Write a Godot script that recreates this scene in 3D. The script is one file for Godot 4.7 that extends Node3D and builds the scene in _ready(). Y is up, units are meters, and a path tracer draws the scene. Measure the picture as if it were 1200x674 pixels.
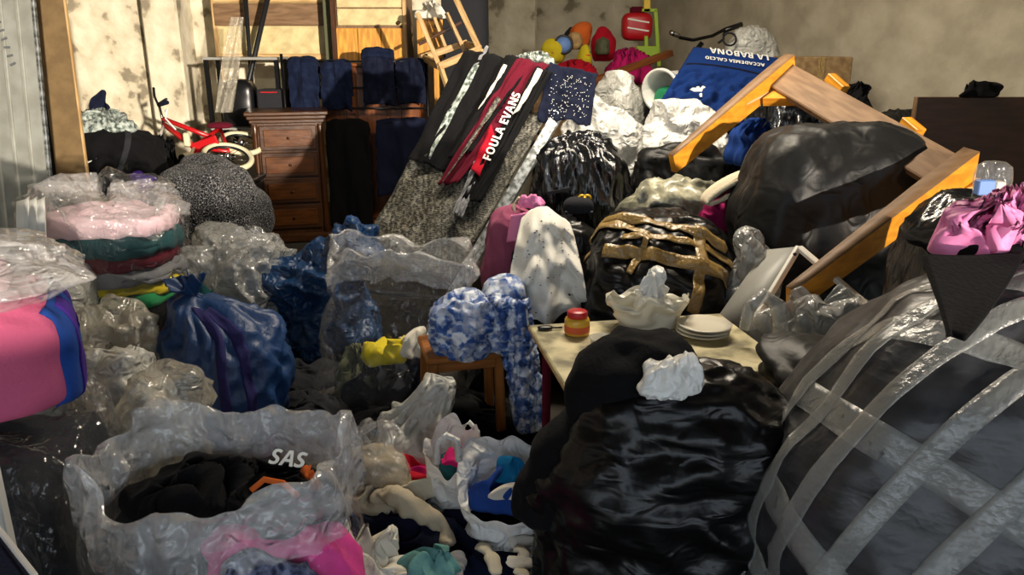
extends Node3D
# A back room filled with bags of clothes, old furniture and toys, lit by a low sun through a wide opening behind the viewer.

const CAM_Y := 1.75
const PITCH := 17.0
const FOC := 926.0
var T := {}
var M := {}
var counts := {}
var noises := {}

# ---------------------------------------------------------------- layout helpers
func ray(px: float, py: float) -> Vector3:
	var a := (px - 600.0) / FOC
	var b := (337.0 - py) / FOC
	var c := cos(deg_to_rad(PITCH))
	var s := sin(deg_to_rad(PITCH))
	return Vector3(a, b * c - s, -(c + b * s))

func W(px: float, py: float, depth: float) -> Vector3:
	var r := ray(px, py)
	return Vector3(0, CAM_Y, 0) + r * (depth / -r.z)

func H(px: float, py: float, y: float) -> Vector3:
	var r := ray(px, py)
	return Vector3(0, CAM_Y, 0) + r * ((y - CAM_Y) / r.y)

func numbered(n: String) -> String:
	counts[n] = counts.get(n, 0) + 1
	return n if counts[n] == 1 else "%s_%03d" % [n, counts[n] - 1]

func tag(o: Node3D, label: String, cat: String, grp := "") -> void:
	o.set_meta("label", label)
	o.set_meta("category", cat)
	if grp != "":
		o.set_meta("group", grp)

func thing(n: String, label: String, cat: String, at := Vector3.ZERO, yaw := 0.0, grp := "") -> Node3D:
	var o := Node3D.new()
	o.name = numbered(n)
	add_child(o)
	o.position = at
	o.rotation.y = yaw
	tag(o, label, cat, grp)
	return o

func part(p: Node3D, n: String, mesh: Mesh, m: Material, at := Vector3.ZERO, b := Basis.IDENTITY) -> MeshInstance3D:
	var o := MeshInstance3D.new()
	o.name = n
	o.mesh = mesh
	o.material_override = m
	o.transform = Transform3D(b, at)
	p.add_child(o, true)
	return o

func solo(n: String, label: String, cat: String, mesh: Mesh, m: Material, at := Vector3.ZERO, yaw := 0.0, grp := "") -> MeshInstance3D:
	var o := MeshInstance3D.new()
	o.name = numbered(n)
	o.mesh = mesh
	o.material_override = m
	add_child(o)
	o.position = at
	o.rotation.y = yaw
	tag(o, label, cat, grp)
	return o

func struct(n: String, mesh: Mesh, m: Material, at := Vector3.ZERO, b := Basis.IDENTITY) -> MeshInstance3D:
	var o := MeshInstance3D.new()
	o.name = n
	o.mesh = mesh
	o.material_override = m
	add_child(o)
	o.transform = Transform3D(b, at)
	o.set_meta("kind", "structure")
	return o

# ---------------------------------------------------------------- noise and meshes
func fnl(sd: int, freq: float, oct := 2) -> FastNoiseLite:
	var k := "%d_%f_%d" % [sd, freq, oct]
	if not noises.has(k):
		var n := FastNoiseLite.new()
		n.noise_type = FastNoiseLite.TYPE_SIMPLEX
		n.seed = sd
		n.frequency = freq
		n.fractal_type = FastNoiseLite.FRACTAL_FBM if oct > 1 else FastNoiseLite.FRACTAL_NONE
		n.fractal_octaves = oct
		noises[k] = n
	return noises[k]

func commit(v: PackedVector3Array, uv: PackedVector2Array, ix: PackedInt32Array) -> ArrayMesh:
	var arr := []
	arr.resize(Mesh.ARRAY_MAX)
	arr[Mesh.ARRAY_VERTEX] = v
	arr[Mesh.ARRAY_TEX_UV] = uv
	arr[Mesh.ARRAY_INDEX] = ix
	var st := SurfaceTool.new()
	st.create_from_arrays(arr)
	st.generate_normals()
	return st.commit()

func grid_ix(nu: int, nv: int, from: int, flip: bool, ix: PackedInt32Array) -> void:
	var w := nu + 1
	for j in nv:
		for i in nu:
			var a := from + j * w + i
			if flip:
				ix.append_array(PackedInt32Array([a, a + w, a + 1, a + 1, a + w, a + w + 1]))
			else:
				ix.append_array(PackedInt32Array([a, a + 1, a + w, a + 1, a + w + 1, a + w]))

# one surface without thickness (plastic film only)
func skin(fn: Callable, nu: int, nv: int, flip := false) -> ArrayMesh:
	var v := PackedVector3Array()
	var uv := PackedVector2Array()
	var ix := PackedInt32Array()
	for j in nv + 1:
		for i in nu + 1:
			v.append(fn.call(float(i) / nu, float(j) / nv))
			uv.append(Vector2(float(i) / nu, float(j) / nv))
	grid_ix(nu, nv, 0, flip, ix)
	return commit(v, uv, ix)

# cloth: a surface with two faces th apart and closed edges
func sheet(fn: Callable, nu: int, nv: int, th := 0.008) -> ArrayMesh:
	var w := nu + 1
	var p := PackedVector3Array()
	for j in nv + 1:
		for i in w:
			p.append(fn.call(float(i) / nu, float(j) / nv))
	var v := PackedVector3Array()
	var uv := PackedVector2Array()
	var ix := PackedInt32Array()
	var back := PackedVector3Array()
	for j in nv + 1:
		for i in w:
			var du := p[j * w + mini(i + 1, nu)] - p[j * w + maxi(i - 1, 0)]
			var dv := p[mini(j + 1, nv) * w + i] - p[maxi(j - 1, 0) * w + i]
			var n := du.cross(dv).normalized() * th * 0.5
			v.append(p[j * w + i] + n)
			back.append(p[j * w + i] - n)
			uv.append(Vector2(float(i) / nu, float(j) / nv))
	var s := v.size()
	v.append_array(back)
	uv.append_array(uv.duplicate())
	grid_ix(nu, nv, 0, true, ix)
	grid_ix(nu, nv, s, false, ix)
	var edge := []
	for i in w:
		edge.append(i)
	for j in range(1, nv + 1):
		edge.append(j * w + nu)
	for i in range(nu - 1, -1, -1):
		edge.append(nv * w + i)
	for j in range(nv - 1, 0, -1):
		edge.append(j * w)
	for k in edge.size():
		var a: int = edge[k]
		var b: int = edge[(k + 1) % edge.size()]
		ix.append_array(PackedInt32Array([a, b, a + s, b, b + s, a + s]))
	return commit(v, uv, ix)

# the surface of a stuffed bag: direction -> point, origin at its base
func surf(r: Vector3, o := {}) -> Callable:
	var p: float = o.get("p", 2.6)
	var flat: float = o.get("flat", 0.8)
	var sd: int = o.get("seed", 1)
	var n1 := fnl(sd, o.get("lf", 2.2), 2)
	var n2 := fnl(sd + 7, o.get("cf", 5.0), 2)
	var la: float = o.get("lump", 0.07)
	var ca: float = o.get("crease", 0.03)
	var cd: Vector3 = o.get("cdir", Vector3.ONE)
	var tie: float = o.get("tie", 0.0)
	var lean: Vector3 = o.get("lean", Vector3.ZERO)
	var shear: Vector3 = o.get("shear", Vector3.ZERO)
	var taper: float = o.get("taper", 0.0)
	var folds: float = o.get("folds", 13.0)
	return func(d: Vector3) -> Vector3:
		var a := d.abs()
		var q := pow(pow(a.x, p) + pow(a.y, p) + pow(a.z, p), -1.0 / p)
		var v := d * q * r
		var n := (d / r).normalized()
		var l := n1.get_noise_3dv(v)
		var c := 1.0 - 2.4 * absf(n2.get_noise_3dv(v * cd + Vector3(3, 5, 7)))
		v += n * (l * la + c * ca)
		if tie > 0.0 and d.y > 0.0:
			var w := smoothstep(0.62, 1.0, d.y)
			var g := atan2(d.z, d.x)
			v.y += tie * w * w * w
			v += n * (0.022 * sin(g * folds + l * 7.0) * smoothstep(0.3, 0.8, d.y) * (1.0 - w))
			v += lean * w * w
		if v.y < -r.y * flat:
			v.y = -r.y * flat + (v.y + r.y * flat) * 0.03
		v.y += r.y * flat
		var h := v.y / (r.y * 2.0)
		v.x *= 1.0 - taper * (h - 0.4)
		v.z *= 1.0 - taper * (h - 0.4)
		v += shear * h
		return v

func ball(fn: Callable, nu := 64, nv := 44) -> ArrayMesh:
	var v := PackedVector3Array()
	var uv := PackedVector2Array()
	var ix := PackedInt32Array()
	for j in nv + 1:
		var th := PI * j / nv
		for i in nu + 1:
			var ph := TAU * (i % nu) / nu
			v.append(fn.call(Vector3(cos(ph) * sin(th), cos(th), sin(ph) * sin(th))))
			uv.append(Vector2(float(i) / nu, float(j) / nv))
	grid_ix(nu, nv, 0, true, ix)
	return commit(v, uv, ix)

# a band lying on a bag's surface between two directions
func band(fn: Callable, a: Vector3, b: Vector3, width: float, lift := 0.006, steps := 28, th := 0.004, mid := Vector3.INF) -> ArrayMesh:
	var f := func(u: float, v: float) -> Vector3:
		var d := a.slerp(b, u) if mid == Vector3.INF else (a.slerp(mid, u).slerp(mid.slerp(b, u), u))
		var d2 := a.slerp(b, minf(u + 0.01, 1.0)) if mid == Vector3.INF else (a.slerp(mid, u + 0.01).slerp(mid.slerp(b, u + 0.01), u + 0.01))
		var side := d.cross(d2 - d)
		side = side.normalized() if side.length() > 1e-6 else Vector3.UP
		var dd := (d + side * (v - 0.5) * width).normalized()
		var q: Vector3 = fn.call(dd)
		return q + dd * lift
	return sheet(f, steps, 4, th)

# a loose lump of cloth: irregular outline, folds, flat underside; origin at the middle of its base
func crumple(rx: float, rz: float, h: float, o := {}) -> ArrayMesh:
	var sd: int = o.get("seed", 1)
	var na := fnl(sd, o.get("of", 1.1), 2)
	var nb := fnl(sd + 3, o.get("ff", 4.5), 1)
	var nc := fnl(sd + 5, o.get("ff", 4.5) * 0.6, 1)
	var fold: float = o.get("fold", 0.5)
	var rag: float = o.get("rag", 0.3)
	var nu: int = o.get("nu", 88)
	var nv: int = o.get("nv", 34)
	var slope: Vector3 = o.get("slope", Vector3.ZERO)
	var f := func(u: float, v: float) -> Vector3:
		var g := TAU * u
		var cx := cos(g)
		var cz := sin(g)
		var k := 1.0 + rag * 1.6 * na.get_noise_2d(cx * 0.6 + 9.0, cz * 0.6)
		var top := v < 0.8
		var s := v / 0.8 if top else (1.0 - v) / 0.2
		s = pow(s, 0.75)
		var x := cx * s * rx * k
		var z := cz * s * rz * k
		var y := 0.0
		if top:
			var wx := nc.get_noise_2d(x + 7.0, z) * 0.16
			var wz := nc.get_noise_2d(x, z + 11.0) * 0.16
			var nv0 := nb.get_noise_2d((x + wx) * 0.8, (z + wz) * 1.3)
			var rid := 1.1 - 2.2 * sqrt(nv0 * nv0 + 0.03)
			var dome := pow(maxf(0.0, 1.0 - s * s * s), 0.55)
			var fe := fold * (1.0 - 0.75 * s * s)
			y = h * dome * (1.0 - fe * 0.55 + fe * rid)
			y = maxf(y, 0.012 * dome + 0.004)
			x += nc.get_noise_3d(x * 2.0, y * 3.0, z * 2.0) * 0.05 * dome
			z += nc.get_noise_3d(z * 2.0, x * 2.0, y * 3.0) * 0.05 * dome
			if s > 0.999:
				y = 0.004
		return Vector3(x, y + slope.x * x + slope.z * z, z)
	return skin(f, nu, nv, true)

# a tube of plastic film standing open, profile [radius factor, height] from the bottom up
func film(rx: float, rz: float, prof: Array, o := {}) -> ArrayMesh:
	var sd: int = o.get("seed", 1)
	var n1 := fnl(sd, o.get("lf", 2.4), 2)
	var n2 := fnl(sd + 3, o.get("cf", 5.5), 2)
	var la: float = o.get("lump", 0.06)
	var ca: float = o.get("crease", 0.03)
	var p: float = o.get("p", 2.8)
	var folds: float = o.get("folds", 0.0)
	var shear: Vector3 = o.get("shear", Vector3.ZERO)
	var rimwave: float = o.get("rim", 0.03)
	var tilt: float = o.get("tilt", 0.0)
	var top: float = prof[prof.size() - 1][1]
	for e in prof:
		top = maxf(top, e[1])
	var f := func(u: float, v: float) -> Vector3:
		var t := v * (prof.size() - 1)
		var k := mini(int(t), prof.size() - 2)
		var fr := t - k
		fr = fr * fr * (3.0 - 2.0 * fr) * 0.5 + fr * 0.5
		var rr: float = lerpf(prof[k][0], prof[k + 1][0], fr)
		var y: float = lerpf(prof[k][1], prof[k + 1][1], fr)
		var g := TAU * fposmod(u, 1.0)
		var c := cos(g)
		var s := sin(g)
		var q := pow(pow(absf(c), p) + pow(absf(s), p), -1.0 / p)
		var d := Vector3(c, 0, s)
		var w := Vector3(c * q * rx * rr, y, s * q * rz * rr)
		var sm := Vector3(w.x, y * 0.45 + v * 0.3, w.z)
		var l := n1.get_noise_3dv(sm)
		var cr := 1.0 - 2.4 * absf(n2.get_noise_3dv(sm * Vector3(1, 0.5, 1) + Vector3(5, 1, 2)))
		var low := smoothstep(0.0, 0.12, y)
		w += d * (l * la + cr * ca + 0.012 * sin(g * folds + l * 8.0)) * minf(1.0, rr * 2.0) * (0.3 + 0.7 * low)
		w.y += rimwave * n1.get_noise_2d(c * 0.28 + 20.0, s * 0.28) * 2.0 * smoothstep(0.5, 1.0, y / top)
		w.y -= tilt * s * smoothstep(0.3, 1.0, y / top)
		return w + shear * (y / top)
	return skin(f, o.get("nu", 96), o.get("nv", 48), false)

func box(size: Vector3, b := 0.006) -> ArrayMesh:
	var st := SurfaceTool.new()
	st.begin(Mesh.PRIMITIVE_TRIANGLES)
	var h := size * 0.5
	b = minf(b, minf(h.x, minf(h.y, h.z)) * 0.45)
	var k := h - Vector3(b, b, b)
	var q := func(ps: Array) -> void:
		var n: Vector3 = (ps[1] - ps[0]).cross(ps[2] - ps[0])
		var mid := Vector3.ZERO
		for x in ps:
			mid += x
		if n.dot(mid) > 0:
			ps.reverse()
		st.set_smooth_group(-1)
		for t in range(1, ps.size() - 1):
			for x in [ps[0], ps[t], ps[t + 1]]:
				st.set_uv(Vector2(x.x, x.y))
				st.add_vertex(x)
	for s in [-1, 1]:
		q.call([Vector3(s * h.x, -k.y, -k.z), Vector3(s * h.x, k.y, -k.z), Vector3(s * h.x, k.y, k.z), Vector3(s * h.x, -k.y, k.z)])
		q.call([Vector3(-k.x, s * h.y, -k.z), Vector3(k.x, s * h.y, -k.z), Vector3(k.x, s * h.y, k.z), Vector3(-k.x, s * h.y, k.z)])
		q.call([Vector3(-k.x, -k.y, s * h.z), Vector3(k.x, -k.y, s * h.z), Vector3(k.x, k.y, s * h.z), Vector3(-k.x, k.y, s * h.z)])
		for t in [-1, 1]:
			q.call([Vector3(s * h.x, t * k.y, -k.z), Vector3(s * k.x, t * h.y, -k.z), Vector3(s * k.x, t * h.y, k.z), Vector3(s * h.x, t * k.y, k.z)])
			q.call([Vector3(s * h.x, -k.y, t * k.z), Vector3(s * k.x, -k.y, t * h.z), Vector3(s * k.x, k.y, t * h.z), Vector3(s * h.x, k.y, t * k.z)])
			q.call([Vector3(-k.x, s * h.y, t * k.z), Vector3(-k.x, s * k.y, t * h.z), Vector3(k.x, s * k.y, t * h.z), Vector3(k.x, s * h.y, t * k.z)])
			for w in [-1, 1]:
				q.call([Vector3(s * h.x, t * k.y, w * k.z), Vector3(s * k.x, t * h.y, w * k.z), Vector3(s * k.x, t * k.y, w * h.z)])
	st.generate_normals()
	return st.commit()

func tube(pts: Array, r, sides := 10) -> ArrayMesh:
	var v := PackedVector3Array()
	var uv := PackedVector2Array()
	var ix := PackedInt32Array()
	var n := pts.size()
	var ref := Vector3.UP
	var d0: Vector3 = (pts[1] - pts[0]).normalized()
	if absf(d0.dot(ref)) > 0.9:
		ref = Vector3.RIGHT
	for j in n:
		var d: Vector3 = (pts[mini(j + 1, n - 1)] - pts[maxi(j - 1, 0)]).normalized()
		var a := d.cross(ref)
		a = a.normalized() if a.length() > 1e-4 else d.cross(Vector3.RIGHT).normalized()
		var b := d.cross(a).normalized()
		ref = a.cross(d).normalized()
		var rr: float = r[j] if r is Array else r
		for i in sides + 1:
			var g := TAU * i / sides
			v.append(pts[j] + (a * cos(g) + b * sin(g)) * rr)
			uv.append(Vector2(float(i) / sides, float(j) / n))
	grid_ix(sides, n - 1, 0, true, ix)
	for e in [0, n - 1]:
		var c := v.size()
		v.append(pts[e])
		uv.append(Vector2.ZERO)
		for i in sides:
			var p0: int = e * (sides + 1) + i
			if e == 0:
				ix.append_array(PackedInt32Array([c, p0, p0 + 1]))
			else:
				ix.append_array(PackedInt32Array([c, p0 + 1, p0]))
	return commit(v, uv, ix)

# a wrinkled, slightly flattened tube of cloth
func limb(pts: Array, r: Array, sd: int, flat := 0.7) -> ArrayMesh:
	var nz := fnl(sd, 6.0, 2)
	var cv := Curve3D.new()
	for k in pts.size():
		var tn: Vector3 = (pts[mini(k + 1, pts.size() - 1)] - pts[maxi(k - 1, 0)]) / 6.0
		cv.add_point(pts[k], -tn, tn)
	var l := cv.get_baked_length()
	var f := func(u: float, v: float) -> Vector3:
		var p := cv.sample_baked(v * l)
		var dd := (cv.sample_baked(minf(l, v * l + 0.01)) - cv.sample_baked(maxf(0.0, v * l - 0.01))).normalized()
		var sx := dd.cross(Vector3.UP).normalized()
		var sy := sx.cross(dd).normalized()
		var t := v * (r.size() - 1)
		var k := mini(int(t), r.size() - 2)
		var rr: float = lerpf(r[k], r[k + 1], t - k)
		if v < 0.04:
			rr *= sqrt(v / 0.04)
		elif v > 0.96:
			rr *= sqrt((1.0 - v) / 0.04)
		var g := TAU * fposmod(u, 1.0)
		var o := sx * cos(g) + sy * sin(g) * flat
		rr *= 1.0 + 0.7 * nz.get_noise_3dv(p * 1.6 + o * 0.05) + 0.12 * sin(v * l * 95.0 + 2.0 * sin(g))
		return p + o * rr
	return skin(f, 28, 44, true)

func lathe(prof: Array, segs := 28) -> ArrayMesh:
	var f := func(u: float, v: float) -> Vector3:
		var t := v * (prof.size() - 1)
		var k := mini(int(t + 0.0001), prof.size() - 2)
		var q: Vector2 = prof[k].lerp(prof[k + 1], t - k)
		return Vector3(q.x * cos(TAU * u), q.y, q.x * sin(TAU * u))
	return skin(f, segs, prof.size() - 1, false)

func prism(poly: PackedVector2Array, depth: float) -> ArrayMesh:
	var st := SurfaceTool.new()
	st.begin(Mesh.PRIMITIVE_TRIANGLES)
	st.set_smooth_group(-1)
	var area := 0.0
	for k in poly.size():
		area += poly[k].cross(poly[(k + 1) % poly.size()])
	if area < 0.0:
		poly.reverse()
	var tri := Geometry2D.triangulate_polygon(poly)
	var z := depth * 0.5
	for k in range(0, tri.size(), 3):
		var a := poly[tri[k]]
		var b := poly[tri[k + 1]]
		var c := poly[tri[k + 2]]
		if (b - a).cross(c - a) > 0:
			var t := b
			b = c
			c = t
		for q in [a, b, c]:
			st.add_vertex(Vector3(q.x, q.y, z))
		for q in [a, c, b]:
			st.add_vertex(Vector3(q.x, q.y, -z))
	for k in poly.size():
		var a := poly[k]
		var b := poly[(k + 1) % poly.size()]
		for q in [Vector3(a.x, a.y, z), Vector3(b.x, b.y, z), Vector3(a.x, a.y, -z), Vector3(b.x, b.y, z), Vector3(b.x, b.y, -z), Vector3(a.x, a.y, -z)]:
			st.add_vertex(q)
	st.generate_normals()
	return st.commit()

# a straight piece from a to b (points of the parent), w across, h along the up side
func bar(p: Node3D, n: String, a: Vector3, b: Vector3, w: float, h: float, m: Material, up := Vector3.UP, bev := 0.004) -> MeshInstance3D:
	var x := (b - a).normalized()
	var z := x.cross(up).normalized()
	var y := z.cross(x).normalized()
	return part(p, n, box(Vector3((b - a).length(), h, w), bev), m, (a + b) * 0.5, Basis(x, y, z))

func letters(p: Node3D, n: String, words: String, width: float, m: Material, at: Vector3, b: Basis, bold := true) -> MeshInstance3D:
	var t := TextMesh.new()
	var f := SystemFont.new()
	f.font_names = PackedStringArray(["Droid Sans"])
	f.font_weight = 700 if bold else 400
	t.font = f
	t.text = words
	t.font_size = 32
	t.pixel_size = 0.01
	t.depth = 0.02
	var s := width / maxf(0.01, t.get_aabb().size.x)
	return part(p, n, t, m, at, b.scaled_local(Vector3(s, s, s * 0.5)))

# ---------------------------------------------------------------- materials
func noise_tex(freq: float, o := {}) -> NoiseTexture2D:
	var n := FastNoiseLite.new()
	n.noise_type = o.get("type", FastNoiseLite.TYPE_SIMPLEX)
	n.frequency = freq
	n.seed = o.get("seed", 3)
	n.fractal_type = o.get("fractal", FastNoiseLite.FRACTAL_FBM)
	n.fractal_octaves = o.get("oct", 4)
	if o.get("warp", 0.0) > 0.0:
		n.domain_warp_enabled = true
		n.domain_warp_amplitude = o.warp
		n.domain_warp_frequency = freq * 0.8
	var t := NoiseTexture2D.new()
	t.width = o.get("size", 512)
	t.height = o.get("size", 512)
	t.seamless = true
	t.noise = n
	if o.has("bump"):
		t.as_normal_map = true
		t.bump_strength = o.bump
	if o.has("ramp"):
		var g := Gradient.new()
		var ofs := PackedFloat32Array()
		var cols := PackedColorArray()
		for e in o.ramp:
			ofs.append(e[0])
			cols.append(Color(e[1]))
		g.offsets = ofs
		g.colors = cols
		if o.get("hard", false):
			g.interpolation_mode = Gradient.GRADIENT_INTERPOLATE_CONSTANT
		t.color_ramp = g
	return t

# normal map of crumpled plastic: sharp straight creases that come and go
func foil_tex(sd: int, n := 384, strength := 5.0) -> ImageTexture:
	var rng := RandomNumberGenerator.new()
	rng.seed = sd
	var masks := []
	for k in 4:
		var fn := FastNoiseLite.new()
		fn.seed = sd + k
		fn.noise_type = FastNoiseLite.TYPE_SIMPLEX
		fn.frequency = 0.009
		fn.fractal_octaves = 2
		masks.append(fn.get_seamless_image(n, n).get_data())
	var dirs := [[1, 1], [2, -1], [1, 3], [3, 2], [-3, 1], [4, -3], [2, 5], [5, 1], [-2, 5], [6, 4], [-5, 4], [3, -7]]
	var ph := []
	for k in dirs.size():
		ph.append(rng.randf())
	var data := PackedFloat32Array()
	data.resize(n * n)
	for y in n:
		for x in n:
			var i := y * n + x
			var u := float(x) / n
			var v := float(y) / n
			var w: float = masks[0][i] / 255.0 - 0.5
			var h := 0.0
			for k in dirs.size():
				var e: Array = dirs[k]
				var t: float = e[0] * u + e[1] * v + ph[k] + w * (0.9 + 0.25 * k)
				var m: float = masks[1 + k % 3][i] / 255.0
				m = m if k % 2 == 0 else 1.0 - m
				m = clampf((m - 0.35) * 3.0, 0.0, 1.0)
				h += m * absf(t - floorf(t) - 0.5) / (1.5 + 0.45 * k)
			data[i] = h
	var im := Image.create_from_data(n, n, false, Image.FORMAT_RF, data.to_byte_array())
	im.bump_map_to_normal_map(strength * n / 384.0 * 8.0)
	return ImageTexture.create_from_image(im)

func mat(n: String, col: String, rough: float, o := {}) -> StandardMaterial3D:
	var m := StandardMaterial3D.new()
	m.resource_name = n
	m.albedo_color = Color(col)
	m.roughness = rough
	m.metallic = o.get("metal", 0.0)
	m.metallic_specular = o.get("spec", 0.5)
	m.cull_mode = BaseMaterial3D.CULL_DISABLED
	if o.has("tex"):
		m.albedo_texture = o.tex
	if o.has("nrm"):
		m.normal_enabled = true
		m.normal_texture = o.nrm
		m.normal_scale = o.get("ns", 0.6)
	if not o.get("uv", false):
		m.uv1_triplanar = true
		var s = o.get("s", 1.5)
		m.uv1_scale = s if s is Vector3 else Vector3(s, s, s)
	else:
		var s2 = o.get("s", 1.0)
		m.uv1_scale = s2 if s2 is Vector3 else Vector3(s2, s2, s2)
	if o.has("alpha"):
		m.transparency = BaseMaterial3D.TRANSPARENCY_ALPHA
		m.albedo_color.a = o.alpha
	if o.has("back"):
		m.backlight_enabled = true
		m.backlight = Color(o.back)
	if o.has("rim"):
		m.rim_enabled = true
		m.rim = o.rim
		m.rim_tint = 0.6
	M[n] = m
	return m

func cloth_mat(n: String, col: String, o := {}) -> StandardMaterial3D:
	var d := {"nrm": T.weave, "ns": 0.5, "s": 5.0, "spec": 0.25, "rim": 0.15}
	d.merge(o, true)
	return mat(n, col, o.get("rough", 0.92), d)

func make_materials() -> void:
	T.crinkle = noise_tex(0.006, {"fractal": FastNoiseLite.FRACTAL_RIDGED, "oct": 3, "bump": 10.0, "warp": 26.0})
	T.crease = noise_tex(0.012, {"fractal": FastNoiseLite.FRACTAL_RIDGED, "oct": 4, "bump": 12.0, "warp": 20.0, "seed": 11})
	T.facet = foil_tex(71)
	T.weave = noise_tex(0.02, {"oct": 5, "bump": 7.0, "seed": 5})
	T.plaster_n = noise_tex(0.01, {"oct": 6, "bump": 5.0, "seed": 8})
	T.wood_n = noise_tex(0.02, {"oct": 4, "bump": 3.0, "seed": 21})
	T.grain = noise_tex(0.012, {"oct": 5, "seed": 22, "ramp": [[0.2, "#cfc6ba"], [0.5, "#e8e2d9"], [0.8, "#ffffff"]]})
	T.wall_stain = noise_tex(0.004, {"oct": 6, "seed": 31, "size": 1024, "ramp": [[0.16, "#9a9488"], [0.24, "#bab4a6"], [0.3, "#ddd8ca"], [0.5, "#eae6da"], [0.85, "#faf7ee"]]})
	T.grey_wall = noise_tex(0.005, {"oct": 6, "seed": 33, "size": 1024, "ramp": [[0.2, "#c6c1b5"], [0.5, "#d6d1c5"], [0.8, "#e2ded4"]]})
	T.speck = noise_tex(0.05, {"oct": 1, "seed": 41, "hard": true, "ramp": [[0.0, "#0d0d10"], [0.5, "#bdbdbf"], [0.63, "#0d0d10"]]})
	T.dots = noise_tex(0.022, {"oct": 1, "seed": 43, "type": FastNoiseLite.TYPE_CELLULAR, "hard": true, "ramp": [[0.0, "#23222a"], [0.075, "#ffffff"]]})
	T.stain = noise_tex(0.008, {"oct": 5, "seed": 47, "ramp": [[0.2, "#8a8a86"], [0.5, "#d8d8d4"], [0.8, "#ffffff"]]})
	T.tweed = noise_tex(0.03, {"oct": 2, "seed": 51, "ramp": [[0.35, "#0a0a0a"], [0.54, "#2e2d2a"], [0.68, "#d6d3c6"]]})
	T.blueprint = noise_tex(0.011, {"oct": 3, "seed": 53, "warp": 18.0, "ramp": [[0.4, "#1b4488"], [0.5, "#3f6fb5"], [0.55, "#b7c3d6"], [0.72, "#dfe3ea"]]})
	T.denim = noise_tex(0.006, {"oct": 5, "seed": 57, "ramp": [[0.3, "#a9b2c6"], [0.55, "#cdd3e0"], [0.8, "#ffffff"]]})
	T.crumpleprint = noise_tex(0.006, {"oct": 4, "seed": 59, "warp": 20.0, "ramp": [[0.35, "#4a4b42"], [0.48, "#8b8b79"], [0.58, "#c3bfa6"], [0.7, "#84836f"]]})
	T.camo = noise_tex(0.014, {"oct": 3, "seed": 61, "warp": 20.0, "ramp": [[0.35, "#39423f"], [0.5, "#7f8b86"], [0.65, "#aab3ad"]]})
	T.lace = noise_tex(0.03, {"oct": 2, "seed": 63, "type": FastNoiseLite.TYPE_CELLULAR, "ramp": [[0.1, "#11131f"], [0.3, "#2c3147"], [0.6, "#6f7690"]]})

	mat("plaster_white", "#d8d2c3", 0.95, {"tex": T.wall_stain, "nrm": T.plaster_n, "ns": 0.7, "s": 0.55})
	mat("plaster_grey", "#cfc9bb", 0.95, {"tex": T.grey_wall, "nrm": T.plaster_n, "ns": 0.6, "s": 0.4})
	mat("concrete", "#3f3c38", 0.9, {"tex": T.grey_wall, "nrm": T.plaster_n, "s": 0.5})
	mat("ceiling_paint", "#b5b0a4", 0.95)
	# plastics
	mat("black_bag", "#070708", 0.34, {"nrm": T.facet, "ns": 0.22, "s": Vector3(1.0, 2.4, 1.0), "spec": 0.4})
	mat("black_bag_dull", "#111213", 0.5, {"nrm": T.facet, "ns": 0.14, "s": 1.1, "spec": 0.4})
	mat("black_bag_shiny", "#0b0e12", 0.2, {"nrm": T.crinkle, "ns": 0.9, "s": Vector3(7.0, 0.7, 7.0), "spec": 0.6})
	mat("blue_bag", "#0e3462", 0.5, {"nrm": T.crinkle, "ns": 0.6, "s": Vector3(4.0, 1.6, 4.0)})
	mat("blue_tarp", "#0b325a", 0.45, {"nrm": T.facet, "ns": 0.7, "s": 2.0})
	mat("white_bag", "#e6e6e2", 0.36, {"nrm": T.facet, "ns": 0.8, "s": 2.2, "back": "#777777"})
	mat("grey_white_bag", "#b0b0aa", 0.36, {"nrm": T.facet, "ns": 0.8, "s": 2.0, "back": "#555555"})
	mat("clear", "#e9ebee", 0.1, {"alpha": 0.018, "nrm": T.facet, "ns": 0.65, "s": Vector3(2.4, 1.4, 2.4), "spec": 0.4})
	mat("clear_milky", "#e4e5e6", 0.12, {"alpha": 0.11, "nrm": T.facet, "ns": 0.8, "s": Vector3(2.2, 1.6, 2.2), "spec": 0.5})
	mat("clear_rim", "#e6e6e6", 0.14, {"alpha": 0.26, "nrm": T.facet, "ns": 0.9, "s": Vector3(2.2, 1.6, 2.2), "spec": 0.6})
	mat("clear_beige", "#c5bfae", 0.16, {"alpha": 0.4, "nrm": T.facet, "ns": 0.9, "s": 2.2, "spec": 0.7})
	mat("clear_dense", "#bfc1c0", 0.18, {"alpha": 0.45, "nrm": T.facet, "ns": 0.9, "s": 2.2, "spec": 0.7})
	mat("wrap_film", "#d8d9d8", 0.14, {"alpha": 0.03, "nrm": T.crease, "ns": 0.7, "s": Vector3(2.0, 4.5, 2.0), "spec": 0.7})
	mat("wrap_band", "#a8aaa7", 0.24, {"alpha": 0.3, "nrm": T.crease, "ns": 0.6, "s": 3.5})
	mat("brown_tape", "#8f7442", 0.26, {"nrm": T.crease, "ns": 0.7, "s": 4.0, "spec": 0.6})
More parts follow.
